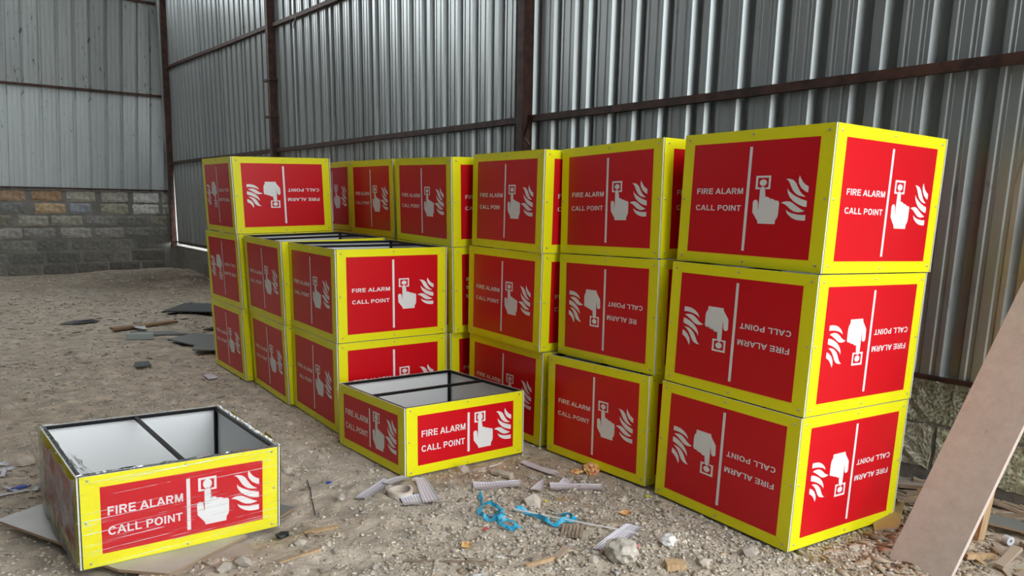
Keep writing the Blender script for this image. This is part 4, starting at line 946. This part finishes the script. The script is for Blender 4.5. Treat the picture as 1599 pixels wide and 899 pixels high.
def inside(x, y, pad=.015):
    for N, rd, ld in boxes_xy:
        q = V((x - N.x, y - N.y, 0)); a, b_ = q.dot(rd), q.dot(ld)
        if -pad < a < BW + pad and -pad < b_ < BW + pad: return True
    return False
def in_room(x, y, pad=.03):
    q = V((x, y, 0)); return (q - A0).dot(WN) > pad and (q - GB).dot(GN) > pad
cnt = 0
while cnt < 70:
    y = r6.uniform(2.35, 6.0); x = r6.uniform(-.9 * y * .75, .62 * y)
    if inside(x, y, .04) or not in_room(x, y, .08) or abs(x - 1.42) < .1: continue
    if y > 3.9 and x > -1.2: continue
    if y > 4.2: lb, gr = 'small pale stone on the open dirt floor far left of the stacks', 'stones on the far open dirt'
    elif x < -1.5: lb, gr = 'small pale stone on the dirt behind or left of the wrapped box', 'stones left of the wrapped box'
    elif x < -.35: lb, gr = 'small pale stone on the dirt between the wrapped box and the low open box', 'stones between the two low boxes'
    elif x < .75: lb, gr = 'small pale stone among the litter before the second and third stacks', 'stones among the middle litter'
    else: lb, gr = 'small pale stone on the dirt before the nearest stack at right', 'stones before the nearest stack'
    stone(x, y, r6.uniform(.012, .024) * (1 + .12 * (y - 2.3)), lb, gr, r6.randrange(1000)); cnt += 1

# pebbles and chips nobody could count : one object each
def scatter(name, n, seed, size, colors, flatness, dens, label, cat):
    rs = np.random.RandomState(seed); X_ = []; Y_ = []; S_ = []
    tot = 0
    while tot < n:
        y = 2.0 + 10.5 * rs.rand(4000) ** 2.2; x = (rs.rand(4000) * 1.62 - .88) * (y * .78 + .35)
        dn = dens(x, y); ok = rs.rand(4000) < dn
        for a, b_ in zip(x[ok], y[ok]):
            if inside(a, b_, .0) or not in_room(a, b_): continue
            X_.append(a); Y_.append(b_); tot += 1
            if tot >= n: break
    X_, Y_ = np.array(X_), np.array(Y_); Zs = np.concatenate([ground(X_[i:i + 20000], Y_[i:i + 20000]) for i in range(0, n, 20000)])
    sc = (size[0] + (size[1] - size[0]) * rs.rand(n) ** 3.0) * (1 + .13 * np.clip(Y_ - 2.4, 0, 9))
    base = np.array([(1, 0, 0), (0, 1, 0), (-1, 0, 0), (0, -1, 0), (.1, .1, 1), (0, 0, -1)], float); tri = np.array([(0, 1, 4), (1, 2, 4), (2, 3, 4), (3, 0, 4), (1, 0, 5), (2, 1, 5), (3, 2, 5), (0, 3, 5)])
    P = np.repeat(base[None], n, 0) + rs.uniform(-.3, .3, (n, 6, 3)); el = rs.uniform(.5, 1.0, (n, 1)) if flatness > .3 else rs.uniform(.15, .6, (n, 1))
    P[:, :, 1] *= el; P[:, :, 2] *= flatness * rs.uniform(.6, 1.2, (n, 1)); th_ = rs.rand(n) * 6.28; c_, s_ = np.cos(th_)[:, None], np.sin(th_)[:, None]
    px = P[:, :, 0] * c_ - P[:, :, 1] * s_; py = P[:, :, 0] * s_ + P[:, :, 1] * c_; P = np.stack([px, py, P[:, :, 2]], -1) * sc[:, None, None]
    P[:, :, 0] += X_[:, None]; P[:, :, 1] += Y_[:, None]; P[:, :, 2] += (Zs + sc * flatness * .35)[:, None]
    Fc = (tri[None] + (np.arange(n) * 6)[:, None, None]).reshape(-1, 3)
    me = bpy.data.meshes.new(name); me.vertices.add(n * 6); me.vertices.foreach_set('co', P.ravel()); me.loops.add(Fc.size); me.loops.foreach_set('vertex_index', Fc.ravel().astype(np.int32))
    me.polygons.add(len(Fc)); me.polygons.foreach_set('loop_start', (np.arange(len(Fc)) * 3).astype(np.int32)); me.polygons.foreach_set('loop_total', np.full(len(Fc), 3, np.int32)); me.update(calc_edges=True)
    cc = np.array(colors)[rs.randint(0, len(colors), n)] * rs.uniform(.8, 1.15, (n, 1)); t = np.ones((n, 6, 4), np.float32); t[:, :, :3] = cc[:, None, :]
    a = me.color_attributes.new('tint', 'FLOAT_COLOR', 'POINT'); a.data.foreach_set('color', t.ravel()); me.materials.append(m_stone if flatness > .3 else m_chip)
    return obj(name, me, kind='stuff', label=label, category=cat)
def dn1(x, y):
    d = .06 + .30 * np.clip((vnoise(x, y, 1.6, 41) - .35) * 2.5, 0, 1)
    d += .9 * np.exp(-((x - .25) ** 2 / .35 + (y - 3.0) ** 2 / .16)) + .8 * np.exp(-((x - .95) ** 2 / .5 + (y - 2.62) ** 2 / .03)) + .5 * np.exp(-((x + 1.3) ** 2 / 1.5 + (y - 4.2) ** 2 / .8))
    return np.clip(d, 0, 1)
scatter('pebbles', 34000, 1, (.0018, .012), [(.56, .50, .41), (.50, .44, .35), (.66, .60, .50), (.42, .36, .29), (.60, .55, .48)], .6, dn1, 'pale crushed stone and pebbles strewn over the dirt floor', 'pebbles')
def dn2(x, y): return np.clip(.16 + .3 * (y > 4.5) + .8 * np.exp(-((x - 1.7) ** 2 / .3 + (y - 2.7) ** 2 / .3)) + .4 * (vnoise(x, y, 1.1, 43) > .55) + .5 * np.exp(-((x + 2.2) ** 2 / .2 + (y - 3.2) ** 2 / .2)), 0, 1)
scatter('wood_chips', 9500, 2, (.004, .030), [(.34, .26, .18), (.42, .34, .25), (.30, .23, .17), (.50, .47, .44), (.56, .47, .36), (.54, .44, .32)], .16, dn2, 'thin wood chips, paper slivers and scraps scattered over the dirt', 'wood chips')
def dn3(x, y): return np.clip(.9 * np.exp(-((x - 1.8) ** 2 / .12 + (y - 2.85) ** 2 / .18)) + .5 * np.exp(-((x - 1.55) ** 2 / .1 + (y - 2.5) ** 2 / .04)), 0, 1)
scatter('bark_splinters', 1800, 3, (.010, .05), [(.40, .32, .23), (.28, .22, .16), (.50, .41, .30)], .18, dn3, 'brown splinters heaped along the foot of the block plinth', 'splinters')
